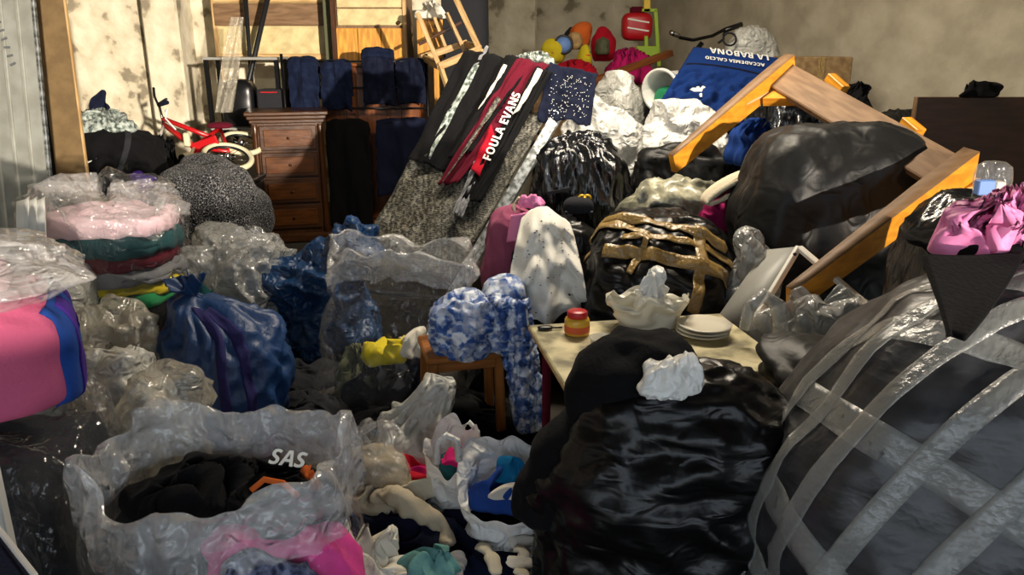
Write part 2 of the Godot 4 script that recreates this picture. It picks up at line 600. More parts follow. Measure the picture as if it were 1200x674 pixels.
	# cloth
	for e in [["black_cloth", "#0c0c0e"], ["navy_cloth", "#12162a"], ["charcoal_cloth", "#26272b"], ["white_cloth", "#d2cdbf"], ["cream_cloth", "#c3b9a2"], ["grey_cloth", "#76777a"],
			["pink_cloth", "#d9468f"], ["hot_pink_cloth", "#b01a5e"], ["rose_cloth", "#c9577f"], ["mauve_cloth", "#8d4a64"], ["maroon_cloth", "#540f20"], ["red_cloth", "#a01326"], ["magenta_dark", "#7d1548"], ["purple_cloth", "#3d2478"], ["stripe_purple", "#2c2a58"],
			["teal_cloth", "#5f8d89"], ["dark_teal_cloth", "#1d4a4e"], ["blue_cloth", "#1f3f86"], ["royal_cloth", "#14306b"], ["yellow_cloth", "#c9b629"], ["green_cloth", "#2d8a55"], ["beige_cloth", "#9c917c"],
			["pale_pink_cloth", "#d2b3bb"], ["sea_blue_cloth", "#156a9a"], ["orange_cloth", "#c9622a"], ["sweater_cloth", "#b3a790"], ["olive_cloth", "#555843"], ["candy_pink_cloth", "#e589b8"]]:
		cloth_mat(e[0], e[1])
	cloth_mat("denim_dark", "#161f36", {"tex": T.denim, "s": 3.0})
	cloth_mat("denim_black", "#151a2c", {"tex": T.denim, "s": 3.0})
	cloth_mat("speckle_cloth", "#ffffff", {"tex": T.speck, "s": 1.5})
	cloth_mat("dotted_white", "#dcdad2")
	cloth_mat("tweed", "#9d9b93", {"tex": T.tweed, "s": Vector3(2, 10, 2), "rough": 0.5, "spec": 0.5})
	cloth_mat("blue_print", "#ffffff", {"tex": T.blueprint, "s": 2.4, "rough": 0.45, "spec": 0.5})
	cloth_mat("camo_cloth", "#ffffff", {"tex": T.camo, "s": 3.0})
	cloth_mat("lace_cloth", "#ffffff", {"tex": T.lace, "s": 3.0})
	mat("bulk_print", "#ffffff", 0.3, {"tex": T.crumpleprint, "nrm": T.crinkle, "ns": 0.5, "s": 1.2})
	# wood
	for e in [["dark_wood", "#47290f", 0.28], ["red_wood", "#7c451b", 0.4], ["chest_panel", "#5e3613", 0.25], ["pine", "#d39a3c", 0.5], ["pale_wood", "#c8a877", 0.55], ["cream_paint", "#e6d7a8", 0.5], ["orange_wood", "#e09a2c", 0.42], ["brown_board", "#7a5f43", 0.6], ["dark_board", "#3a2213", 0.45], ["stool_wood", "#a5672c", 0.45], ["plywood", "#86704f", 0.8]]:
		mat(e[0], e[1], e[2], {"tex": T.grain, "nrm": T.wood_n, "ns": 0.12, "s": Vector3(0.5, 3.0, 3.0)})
		var v: StandardMaterial3D = M[e[0]].duplicate()
		v.uv1_scale = Vector3(3.0, 0.5, 3.0)
		M[e[0] + "_v"] = v
	for k in ["cream_paint", "cream_paint_v", "plywood", "plywood_v"]:
		M[k].albedo_texture = T.grey_wall
		M[k].uv1_scale = Vector3(1.2, 1.2, 1.2)
	mat("table_top", "#d8cda4", 0.4, {"tex": T.stain, "s": 1.0, "nrm": T.plaster_n, "ns": 0.1})
	mat("cardboard", "#8f7550", 0.85, {"tex": T.grain, "s": 2.0})
	# hard things
	mat("zinc", "#a6acae", 0.5, {"metal": 0.1, "tex": T.grey_wall, "s": 0.8})
	mat("aluminium", "#c4ccd4", 0.32, {"metal": 0.8, "tex": T.stain, "s": 4.0})
	mat("black_metal", "#101114", 0.35, {"metal": 0.5})
	mat("dark_steel", "#2a2c30", 0.4, {"metal": 0.6})
	mat("chrome", "#c8ccd0", 0.15, {"metal": 1.0})
	mat("white_paint", "#d6d4cc", 0.45)
	mat("grey_paint", "#8d8d88", 0.5)
	mat("print_white", "#e6e6e0", 0.7)
	mat("print_grey", "#55585c", 0.7)
	mat("red_plastic", "#b01620", 0.35)
	mat("lime_plastic", "#8fae1e", 0.4)
	mat("yellow_plastic", "#d8b51e", 0.4)
	mat("red_paint", "#b0161c", 0.3)
	mat("cream_rubber", "#cfc8a8", 0.6)
	mat("white_plastic", "#dcdcd6", 0.35)
	mat("green_plastic", "#1c7d54", 0.4)
	mat("black_plastic", "#121316", 0.3)
	mat("ceramic", "#d8d3c2", 0.25)
	mat("jar_body", "#d6a637", 0.3)
	mat("jar_label", "#c9552b", 0.5)
	mat("blue_paper", "#6c8fd0", 0.6)
	mat("paper", "#d8cfc6", 0.7)
	mat("gold", "#d8a927", 0.35, {"metal": 0.3})
	mat("added_lamp_glow", "#ffffff", 0.5)  # glow for the tubes of the added fill lamp
	M.added_lamp_glow.emission_enabled = true
	M.added_lamp_glow.emission = Color("#fff0d8")
	M.added_lamp_glow.emission_energy_multiplier = 3.0
	mat("glass", "#e8eef0", 0.05, {"alpha": 0.12})
	mat("bale_grey", "#3a3b40", 0.4, {"tex": T.stain, "nrm": T.crinkle, "ns": 0.35, "s": Vector3(2.0, 3.5, 2.0)})
	cloth_mat("pink_satin", "#e686ba", {"rough": 0.55, "spec": 0.5})
	mat("pale_plastic_cup", "#d8d8d2", 0.2, {"alpha": 0.45})

# ---------------------------------------------------------------- scene
func _ready() -> void:
	light_and_camera()
	make_materials()
	room()
	back_furniture()
	back_left()
	rack()
	right_heap()
	upturned_table_and_black_bag()
	middle_left()
	table_and_stool()
	front_bags()
	floor_clothes()

func light_and_camera() -> void:
	var cam := Camera3D.new()
	cam.name = "camera"
	cam.fov = rad_to_deg(2.0 * atan(337.0 / FOC))
	cam.position = Vector3(0, CAM_Y, 0)
	cam.rotation_degrees = Vector3(-PITCH, 0, 0)
	cam.near = 0.05
	cam.far = 200.0
	add_child(cam)
	cam.make_current()
	var env := Environment.new()
	var sky := Sky.new()
	var sm := ProceduralSkyMaterial.new()
	sm.sky_top_color = Color("#9fb0c4")
	sm.sky_horizon_color = Color("#d8d6cc")
	sm.ground_horizon_color = Color("#a09a8c")
	sm.ground_bottom_color = Color("#77736a")
	sm.sun_angle_max = 1.0
	sm.energy_multiplier = 4.2
	sky.sky_material = sm
	env.background_mode = Environment.BG_SKY
	env.sky = sky
	env.tonemap_mode = Environment.TONE_MAPPER_LINEAR
	env.tonemap_exposure = 1.15
	env.sdfgi_enabled = true
	env.ssao_enabled = true
	env.ssil_enabled = true
	var we := WorldEnvironment.new()
	we.name = "environment"
	we.environment = env
	add_child(we)
	var sun := DirectionalLight3D.new()
	sun.name = "sun"
	sun.light_color = Color("#fff0dc")
	sun.light_energy = 1.7
	sun.light_angular_distance = 0.9
	sun.shadow_enabled = true
	add_child(sun)
	var az := deg_to_rad(28.0)
	sun.look_at_from_position(Vector3.ZERO, Vector3(-sin(az), -tan(deg_to_rad(4.0)), -cos(az)))

	# added fill lamp on the ceiling, unseen, to brighten the deep room
	var lamp := AreaLight3D.new()
	lamp.name = "added_fill_light"
	lamp.light_color = Color("#fff0d8")
	lamp.light_energy = 12.0
	lamp.area_size = Vector2(1.4, 0.3)
	lamp.shadow_enabled = true
	lamp.position = Vector3(0.6, 3.29, -4.4)
	lamp.rotation_degrees = Vector3(-90, 0, 0)
	add_child(lamp)

func room() -> void:
	var lt := thing("added_fill_lamp", "added unseen fill lamp with a white tray and two tubes over the heap", "lamp", Vector3(0.6, 3.4, -4.4))  # added for fill light, out of view
	part(lt, "tray", box(Vector3(1.5, 0.06, 0.36), 0.01), M.white_paint, Vector3(0, -0.03, 0))
	for s in [-1, 1]:
		part(lt, "added_lamp_tube", tube([Vector3(-0.68, -0.08, s * 0.09), Vector3(0.68, -0.08, s * 0.09)], 0.018, 12), M.added_lamp_glow)
	var f := box(Vector3(14, 0.2, 13), 0.0)
	struct("floor", f, M.concrete, Vector3(0.5, -0.1, -3.5))
	struct("ceiling", box(Vector3(14, 0.2, 13), 0.0), M.ceiling_paint, Vector3(0.5, 3.5, -3.5))
	struct("wall_back", box(Vector3(7.6, 3.4, 0.2), 0.0), M.plaster_white, Vector3(-2.0, 1.7, -9.25))
	struct("wall_left", box(Vector3(0.2, 3.4, 12.0), 0.0), M.plaster_white, Vector3(-5.2, 1.7, -3.4))
	# the long wall that runs in towards the corner at a slant
	var a := Vector3(1.2, 0, -9.55)
	var b := Vector3(7.0, 0, 2.7)
	var d := (b - a).normalized()
	var nrm := Vector3(d.z, 0, -d.x)
	struct("wall_right", box(Vector3((b - a).length(), 3.4, 0.2), 0.0), M.plaster_grey, (a + b) * 0.5 + nrm * 0.1 + Vector3.UP * 1.7, Basis(d, Vector3.UP, d.cross(Vector3.UP)))
	# pier of the front opening and the beam over it
	struct("wall_front", box(Vector3(1.2, 3.4, 0.3), 0.0), M.plaster_grey, Vector3(-4.7, 1.7, 2.4))
	struct("wall_added_pier", box(Vector3(2.2, 3.4, 0.3), 0.0), M.plaster_grey, Vector3(5.45, 1.7, 0.3))  # added unseen pier that keeps the sun off the headboard side
	struct("trim_1", box(Vector3(11.2, 0.16, 0.3), 0.0), M.plaster_grey, Vector3(1.5, 3.32, 2.4))
	# pilaster and column of the back wall
	var x0 := W(180, 60, 8.95).x
	var x1 := W(221, 60, 8.95).x
	struct("trim_2", box(Vector3(x1 - x0, 3.4, 0.42), 0.02), M.plaster_white, Vector3((x0 + x1) * 0.5, 1.7, -8.96))
	x0 = W(570, 30, 8.3).x
	x1 = W(630, 30, 8.3).x
	struct("trim_3", box(Vector3(x1 - x0, 3.4, 0.5), 0.02), M.plaster_white, Vector3((x0 + x1) * 0.5, 1.7, -8.8))
	# yard outside: ground and an added unseen low wall that keeps the sun off the lower half of the room
	struct("yard_ground", box(Vector3(40, 0.2, 24), 0.0), M.concrete, Vector3(2, -0.12, 15.0))
	struct("added_yard_wall", box(Vector3(40, 1.78, 0.25), 0.01), M.plaster_grey, Vector3(4, 0.85, 7.0))  # added to block the low sun

# sack placed so that it covers a picture box at a depth
func bag_at(n: String, label: String, cat: String, m: Material, x0: float, y0: float, x1: float, y1: float, depth: float, rz: float, o := {}) -> Node3D:
	var mid := W((x0 + x1) * 0.5, (y0 + y1) * 0.5, depth)
	var rx := absf(W(x1, (y0 + y1) * 0.5, depth).x - W(x0, (y0 + y1) * 0.5, depth).x) * 0.5
	var top := W((x0 + x1) * 0.5, y0, depth).y
	var bot: float = o.get("y", W((x0 + x1) * 0.5, y1, depth - rz * 0.6).y)
	var flat: float = o.get("flat", 0.8)
	var r := Vector3(rx, (top - bot) / (1.0 + flat), rz)
	var t := thing(n, label, cat, Vector3(mid.x, bot, -depth), o.get("yaw", 0.0), o.get("group", ""))
	var fn := surf(r, o)
	t.set_meta("r", r)
	var body := part(t, o.get("part", "body"), ball(fn, o.get("nu", 72), o.get("nv", 48)), m)
	if o.has("knot"):
		part(t, "knot", ruffle(o.knot, o.get("seed", 1)), o.get("knotmat", m), fn.call(Vector3.UP) - Vector3(0, 0.015, 0), Basis.from_euler(o.get("knotrot", Vector3.ZERO)))
	t.remove_meta("r")
	return t

# gathered plastic above a tie
func ruffle(h: float, sd: int) -> ArrayMesh:
	var n := fnl(sd + 40, 3.0, 2)
	var f := func(u: float, v: float) -> Vector3:
		var g := TAU * fposmod(u, 1.0)
		var r := 0.12 * h + h * 0.55 * pow(v, 1.4) * (1.0 + 0.5 * sin(g * 3.0 + sd)) + h * 0.12 * v * sin(g * 9.0 + sd * 2.0) + h * 0.25 * (1.0 - smoothstep(0.0, 0.25, v))
		var y := h * v * (1.0 + 0.5 * n.get_noise_2d(cos(g) * 0.5, sin(g) * 0.5))
		return Vector3(cos(g) * r, y, sin(g) * r * 0.7)
	return sheet(f, 44, 12, 0.004)

func heap_at(n: String, label: String, cat: String, m: Material, x0: float, y0: float, x1: float, y1: float, y: float, h: float, o := {}) -> MeshInstance3D:
	# a crumpled cloth lying at height y; its outline box in the picture gives its place and size
	var cx := (x0 + x1) * 0.5
	var near := H(cx, y1, y)
	var far := H(cx, y0, y + h * 0.6)
	if o.has("d"):
		far.z = near.z - o.d
	var mid := (near + far) * 0.5
	var rx := absf(H(x1, (y0 + y1) * 0.5, y).x - H(x0, (y0 + y1) * 0.5, y).x) * 0.5
	var rz := maxf(0.05, (near.z - far.z) * 0.5)
	if o.has("rz"):
		rz = o.rz
	if o.has("D"):
		mid = W(cx, y1, o.D)
		rx = absf(W(x1, y1, o.D).x - W(x0, y1, o.D).x) * 0.5
	return solo(n, label, cat, crumple(rx, rz, h, o), m, Vector3(mid.x, y, mid.z), 0.0, o.get("group", ""))

func back_furniture() -> void:
	# tall cream cupboard with pine lower front
	var p := W(438, 100, 8.45)
	var t := thing("cupboard", "tall cupboard with cream upper doors and yellow pine panel below, behind the hung jeans", "cupboard", Vector3(p.x, 0, -8.6))
	var w := W(487, 40, 8.3).x - W(398, 40, 8.3).x
	part(t, "carcass", box(Vector3(w, 2.5, 0.5), 0.008), M.brown_board_v, Vector3(0, 1.25, 0))
	var yl := W(438, 33, 8.3).y
	for k in 2:
		var hh := 0.17
		part(t, "cream_panel", box(Vector3(w - 0.1, hh - 0.012, 0.03), 0.006), M.cream_paint, Vector3(0.02, yl + 0.02 + hh * (k + 0.5), 0.262))
	part(t, "cream_panel", box(Vector3(w - 0.1, 0.17, 0.03), 0.006), M.cream_paint, Vector3(0.02, yl + 0.02 + 0.17 * 2.5, 0.262))
	var ym := W(438, 78, 8.3).y
	for k in 3:
		part(t, "pine_board", box(Vector3((w - 0.06) / 3 - 0.006, yl - ym, 0.03), 0.004), M.pine_v, Vector3(-w / 2 + 0.03 + (w - 0.06) / 3 * (k + 0.5), (yl + ym) / 2, 0.265))
	part(t, "side_post", box(Vector3(0.05, 2.5, 0.06), 0.006), M.dark_wood_v, Vector3(-w / 2 + 0.03, 1.25, 0.27))
	part(t, "side_post", box(Vector3(0.035, 2.5, 0.05), 0.006), M.pale_wood_v, Vector3(w / 2 - 0.02, 1.25, 0.27))
	part(t, "knob", lathe([Vector2(0.0, 0.0), Vector2(0.012, 0.0), Vector2(0.02, 0.02), Vector2(0.0, 0.032)], 12), M.dark_wood, Vector3(w / 2 - 0.08, yl + 0.05, 0.278), Basis(Vector3.RIGHT, PI / 2))
	# orange-brown low cabinet in front of it
	p = W(440, 150, 7.9)
	t = thing("cabinet", "reddish brown cabinet with plain doors behind the black hung clothes", "cabinet", Vector3(p.x, 0, -8.05))
	w = W(495, 100, 7.8).x - W(382, 100, 7.8).x
	var hc := W(440, 78, 7.8).y
	part(t, "carcass", box(Vector3(w, hc, 0.5), 0.01), M.red_wood_v, Vector3(0, hc / 2, 0))
	for k in 3:
		var dd := part(t, "door", box(Vector3(w / 3 - 0.02, hc - 0.16, 0.025), 0.008), M.red_wood_v, Vector3(-w / 2 + w / 3 * (k + 0.5), hc / 2 + 0.02, 0.26))
		part(dd, "handle", box(Vector3(0.02, 0.12, 0.02), 0.004), M.dark_steel, Vector3(w / 9, 0.05, 0.02))
	part(t, "top_board", box(Vector3(w + 0.04, 0.03, 0.54), 0.008), M.red_wood, Vector3(0, hc + 0.015, 0.01))
	# clothes rail with jeans on it
	var ra := W(330, 72, 7.68)
	var rb := W(500, 76, 7.68)
	t = thing("clothes_rail", "black metal clothes stand with three bars holding jeans", "clothes rail", Vector3((ra.x + rb.x) / 2, 0, -7.68))
	var hw := (rb.x - ra.x) / 2
	for y in [72, 103, 127]:
		var ya := W(415, y, 7.68).y
		part(t, "bar", tube([Vector3(-hw, ya, 0), Vector3(hw, ya, 0)], 0.011), M.black_metal)
	for s in [-1, 1]:
		part(t, "upright", tube([Vector3(s * hw, 0.03, 0), Vector3(s * hw, 1.68, 0)], 0.014), M.black_metal)
		part(t, "foot", tube([Vector3(s * hw, 0.02, -0.08), Vector3(s * hw, 0.02, 0.08)], 0.015), M.black_metal)
	var rail := W(415, 70, 7.68).y
	hang("jeans", "dark blue jeans with white worn patches over the rail above the chest of drawers", "jeans", M.denim_dark, 337, 372, 66, 131, 7.68, 71)
	hang("jeans", "faded blue jeans with pale knee over the rail beside the worn pair", "jeans", M.denim_dark, 375, 411, 70, 128, 7.68, 72)
	hang("jeans", "black denim trousers with light blue waistband over the rail in front of the pine panel", "jeans", M.denim_black, 424, 461, 56, 122, 7.68, 73, M.denim_dark)
	hang("jeans", "plain blackish denim shorts over the rail in front of the pine panel", "jeans", M.denim_black, 464, 498, 68, 120, 7.68, 74)
	hang("black_dress", "black garment hanging down over the reddish brown cabinet doors", "clothing", M.black_cloth, 382, 432, 140, 276, 7.56, 75)
	hang("navy_garment", "dark navy crumpled garment hanging beside the black one", "clothing", M.navy_cloth, 440, 502, 138, 226, 7.56, 76)
	for q in [[382, 432, 140], [440, 502, 138]]:
		var c := W((q[0] + q[1]) * 0.5, q[2] + 4, 7.56)
		var hk := thing("clothes_hanger", "dark wire hanger holding the " + ("black" if q[0] == 382 else "navy") + " garment on the lower bar", "hanger", c)
		part(hk, "bar", tube([Vector3(-0.17, -0.03, 0), Vector3(0, 0.02, 0), Vector3(0.17, -0.03, 0)], 0.006, 6), M.black_metal)
		var tp := W((q[0] + q[1]) * 0.5, 126, 7.68) - c
		part(hk, "hook", tube([Vector3(0, 0.02, 0), Vector3(0, 0.06, 0), tp + Vector3(0, 0.02, 0.03), tp + Vector3(0, 0.02, -0.02)], 0.004, 6), M.black_metal)
	chest()
	# chair frame lying on the cabinet
	t = thing("wooden_chair", "pale wooden chair lying upside down against the dark grey board", "chair", W(530, 60, 7.5))
	var o := t.position
	var m: Material = M.pale_wood
	bar(t, "leg", W(489, 15, 7.35) - o, W(517, 82, 7.35) - o, 0.04, 0.04, m)
	bar(t, "leg", W(533, -4, 7.35) - o, W(562, 58, 7.3) - o, 0.045, 0.045, m)
	bar(t, "leg", W(523, 15, 7.7) - o, W(547, 64, 7.7) - o, 0.04, 0.04, m)
	bar(t, "leg", W(509, 20, 7.75) - o, W(524, 60, 7.75) - o, 0.03, 0.03, m)
	bar(t, "seat_rail", W(515, 78, 7.33) - o, W(564, 57, 7.3) - o, 0.05, 0.065, m)
	bar(t, "seat_rail", W(491, 69, 7.72) - o, W(548, 50, 7.72) - o, 0.04, 0.06, m)
	bar(t, "seat_rail", W(515, 78, 7.33) - o, W(498, 68, 7.7) - o, 0.04, 0.06, m)
	bar(t, "seat_rail", W(562, 57, 7.3) - o, W(547, 52, 7.7) - o, 0.04, 0.06, m)
	bar(t, "stretcher", W(491, 52, 7.72) - o, W(541, 26, 7.72) - o, 0.02, 0.03, M.dark_wood)
	bar(t, "back_post", W(516, 78, 7.33) - o, W(531, 122, 7.2) - o, 0.04, 0.04, m)
	bar(t, "back_post", W(563, 58, 7.3) - o, W(575, 100, 7.2) - o, 0.04, 0.04, m)
	# pine panel with a knot hole, behind the chair, and dark grey board
	t = thing("pine_panel", "small pine board with a round hole standing behind the chair legs", "board", W(504, 46, 7.95))
	part(t, "board", box(Vector3(0.25, 0.36, 0.02), 0.004), M.pine_v)
	part(t, "hole_rim", lathe([Vector2(0.008, 0.0), Vector2(0.016, 0.0), Vector2(0.016, 0.004), Vector2(0.008, 0.004)], 12), M.dark_wood, Vector3(0.06, 0.12, 0.011), Basis(Vector3.RIGHT, PI / 2))
	part(t, "stand_post", box(Vector3(0.05, 1.5, 0.04), 0.004), M.pine_v, Vector3(0.05, -0.93, -0.03))
	solo("grey_board", "dark grey flat board leaning against the white column", "board", box(Vector3(0.46, 2.2, 0.03), 0.004), M.charcoal_cloth, Vector3(W(545, 30, 8.2).x, 1.1, -8.2))
	heap_at("white_wrapping", "white crumpled wrapping lying on top of the pine board", "wrapping", M.white_cloth, 490, -4, 520, 24, 2.0, 0.16, {"seed": 3, "rz": 0.1, "D": 7.95}).position.z = -7.95
	# broad pale panel and its trims (old bed ends) to the other side
	p = W(322, 40, 8.6)
	t = thing("bed_end", "pale cream panel in a wooden frame standing behind the dark poles", "bed end", Vector3(p.x, 0, -8.65))
	w = W(392, 40, 8.6).x - W(252, 40, 8.6).x
	var tp2 := W(322, 3, 8.6).y
	var bt := W(322, 64, 8.6).y
	part(t, "panel", box(Vector3(w - 0.04, tp2 - bt, 0.03), 0.004), M.cream_paint, Vector3(0, (tp2 + bt) / 2, 0))
	part(t, "top_rail", box(Vector3(w, 0.1, 0.06), 0.01), M.pale_wood, Vector3(0, tp2 + 0.05, 0.01))
	part(t, "shade_band", box(Vector3(w, 0.22, 0.05), 0.006), M.brown_board, Vector3(0, W(322, 17, 8.6).y, 0.012))  # cast shadow across the panel, built as a brown strip
	part(t, "bottom_rail", box(Vector3(w, 0.06, 0.06), 0.008), M.pale_wood, Vector3(0, bt - 0.02, 0.01))
	for s in [-1, 1]:
		part(t, "post", box(Vector3(0.05, tp2 + 0.1, 0.06), 0.008), M.pale_wood_v, Vector3(s * w / 2, (tp2 + 0.1) / 2, 0.0))
	for e in [[283, 297, "thin"], [312, 301, "thick"]]:
		var a := W(e[0] + 4, -12, 8.34 + (0.08 if e[2] == "thin" else 0.0))
		var b := W(e[1] - 4, 72, 8.3 + (0.08 if e[2] == "thin" else 0.0))
		var foot := b + (b - a).normalized() * (b.y / absf((b - a).normalized().y))
		t = thing("pole", "dark grey " + e[2] + " pole leaning in front of the cream panel", "pole", foot)
		part(t, "shaft", tube([Vector3.ZERO + Vector3(0, 0.01, 0), a - foot], 0.022 if e[2] == "thin" else 0.026, 10), M.dark_steel)
		part(t, "cap", tube([a - foot, a - foot + (a - foot).normalized() * 0.02], 0.03, 10), M.black_plastic)
	var gp := W(386, 40, 8.3)
	solo("grey_plank", "narrow grey green plank standing between cream panel and cupboard", "plank", box(Vector3(0.16, 2.3, 0.04), 0.004), M.olive_cloth, Vector3(gp.x, 1.15, -8.45))
	# dark metal stand with the things on it
	p = W(290, 105, 7.9)
	t = thing("metal_stand", "low black metal stand with a grey top beside the chest of drawers", "stand", Vector3(p.x, 0, -7.95))
	var sw := W(338, 75, 7.9).x - W(252, 75, 7.9).x
	var sh := W(290, 70, 7.9).y
	for sx in [-1, 1]:
		for sz in [-1, 1]:
			part(t, "leg", box(Vector3(0.04, sh, 0.04), 0.004), M.black_metal, Vector3(sx * (sw / 2 - 0.02), sh / 2, sz * 0.16))
	part(t, "top", box(Vector3(sw, 0.025, 0.4), 0.004), M.grey_paint, Vector3(0, sh + 0.0125, 0))
	var shy := W(290, 148, 7.9).y
	part(t, "shelf", box(Vector3(sw, 0.025, 0.4), 0.004), M.grey_paint, Vector3(0, shy - 0.0125, 0))
	t = bag_at("black_case", "glossy black rounded case standing in the metal stand", "case", M.black_plastic, 262, 93, 302, 148, 7.95, 0.13, {"y": shy, "p": 3.5, "lump": 0.02, "crease": 0.0, "seed": 5})
	part(t, "clasp", box(Vector3(0.03, 0.13, 0.01), 0.003), M.chrome, Vector3(0.02, 0.22, 0.135))
	part(t, "clasp", box(Vector3(0.05, 0.015, 0.01), 0.003), M.chrome, Vector3(0.015, 0.31, 0.135))
	t = thing("grey_box", "plain grey box with a thin red line, in the metal stand", "box", W(323, 147, 7.85) + Vector3(0, 0, 0))
	t.position.y = shy
	part(t, "body", box(Vector3(0.24, 0.36, 0.26), 0.012), M.charcoal_cloth, Vector3(0, 0.18, 0))
	part(t, "red_line", box(Vector3(0.16, 0.01, 0.006), 0.002), M.red_plastic, Vector3(0, 0.335, 0.132))
	# plastic film draped from the poles
	var fa := W(268, 22, 8.0)
	var f := func(u: float, v: float) -> Vector3:
		var q := W(lerpf(278, 262, v) + (u - 0.5) * lerpf(16, 22, v), lerpf(20, 132, v), 7.62)
		return q - fa + Vector3(0, 0, 0.03 * sin(u * 9.0 + v * 4.0))
	solo("hanging_film", "long strip of clear plastic film hanging over the metal stand", "plastic film", skin(f, 20, 30), M.clear_beige, fa)

func hang(n: String, label: String, cat: String, m: Material, x0: float, x1: float, y0: float, y1: float, d: float, sd: int, wm: Material = null) -> void:
	var top := W((x0 + x1) / 2, y0, d)
	var hw := (W(x1, y0, d).x - W(x0, y0, d).x) / 2
	var l := top.y - W((x0 + x1) / 2, y1, d).y
	var nz := fnl(sd, 3.0, 2)
	var base := Vector3(top.x, top.y - l, top.z)
	var t := thing(n, label, cat, base)
	var mk := func(v0: float, v1: float, puff: float) -> Callable:
		return func(u: float, v: float) -> Vector3:
			var s := lerpf(v0, v1, v)
			var x := (u - 0.5) * 2.0
			var drop := absf(s)
			var zz := 0.035 * (1.0 if s > 0 else -1.0) * smoothstep(0.0, 0.12, drop)
			var y := l * (1.0 - drop * (1.0 if s > 0 else 0.7)) - 0.02 * (1.0 - smoothstep(0.0, 0.06, drop)) * 0.0
			var fo := 0.02 * sin(x * 5.0 + sd) * drop + 0.03 * nz.get_noise_2d(x * 0.3, s * 0.5)
			y -= 0.03 * x * x * x * x + 0.012 * nz.get_noise_2d(x * 0.25 + 5.0, 3.0)
			return Vector3(x * hw * (1.0 + 0.05 * nz.get_noise_2d(s * 2.0, x)), y, zz + fo * (1.0 if s > 0 else 0.3) + puff)
	part(t, "cloth", sheet(mk.call(1.0, -1.0, 0.0), 22, 46, 0.012), m)
	if wm:
		part(t, "waistband", sheet(mk.call(0.16, 0.0, 0.012), 22, 6, 0.006), wm)
	if cat == "jeans":
		part(t, "seam", sheet((func(u: float, v: float) -> Vector3: return (mk.call(0.98, 0.05, 0.009) as Callable).call(0.48 + 0.04 * u, v)), 2, 30, 0.004), m)

func chest() -> void:
	var p := W(340, 200, 7.3)
	var t := thing("chest_of_drawers", "dark carved wooden chest of drawers with glossy varnish", "chest of drawers", Vector3(p.x, 0, -7.35), deg_to_rad(14))
	var w := 0.62
	var h := W(340, 130, 7.2).y
	var dp := 0.42
	part(t, "carcass", box(Vector3(w, h - 0.12, dp), 0.01), M.dark_wood_v, Vector3(0, (h - 0.12) / 2 + 0.04, 0))
	part(t, "plinth", box(Vector3(w + 0.05, 0.09, dp + 0.05), 0.02), M.dark_wood, Vector3(0, 0.045, 0))
	for k in 3:
		part(t, "cornice", box(Vector3(w + 0.03 + 0.035 * k, 0.035, dp + 0.03 + 0.035 * k), 0.012), M.dark_wood, Vector3(0, h - 0.085 + 0.034 * k, 0))
	for s in [-1, 1]:
		part(t, "corner_post", lathe([Vector2(0.02, 0.1), Vector2(0.03, 0.13), Vector2(0.022, 0.2), Vector2(0.026, h * 0.5), Vector2(0.022, h - 0.2), Vector2(0.03, h - 0.14), Vector2(0.02, h - 0.11)], 14), M.dark_wood_v, Vector3(s * (w / 2 - 0.03), 0, dp / 2))
	var dh := (h - 0.24) / 4.0
	for k in 4:
		var d := part(t, "drawer", box(Vector3(w - 0.13, dh - 0.02, 0.03), 0.01), M.dark_wood, Vector3(0, 0.13 + dh * (k + 0.5), dp / 2 + 0.012))
		part(d, "raised_panel", box(Vector3(w - 0.2, dh - 0.09, 0.02), 0.009), M.chest_panel, Vector3(0, 0, 0.018))
		part(d, "knob", lathe([Vector2(0.0, 0.026), Vector2(0.012, 0.02), Vector2(0.007, 0.01), Vector2(0.009, 0.0)], 12), M.dark_wood, Vector3(0, 0, 0.028), Basis(Vector3.RIGHT, PI / 2))

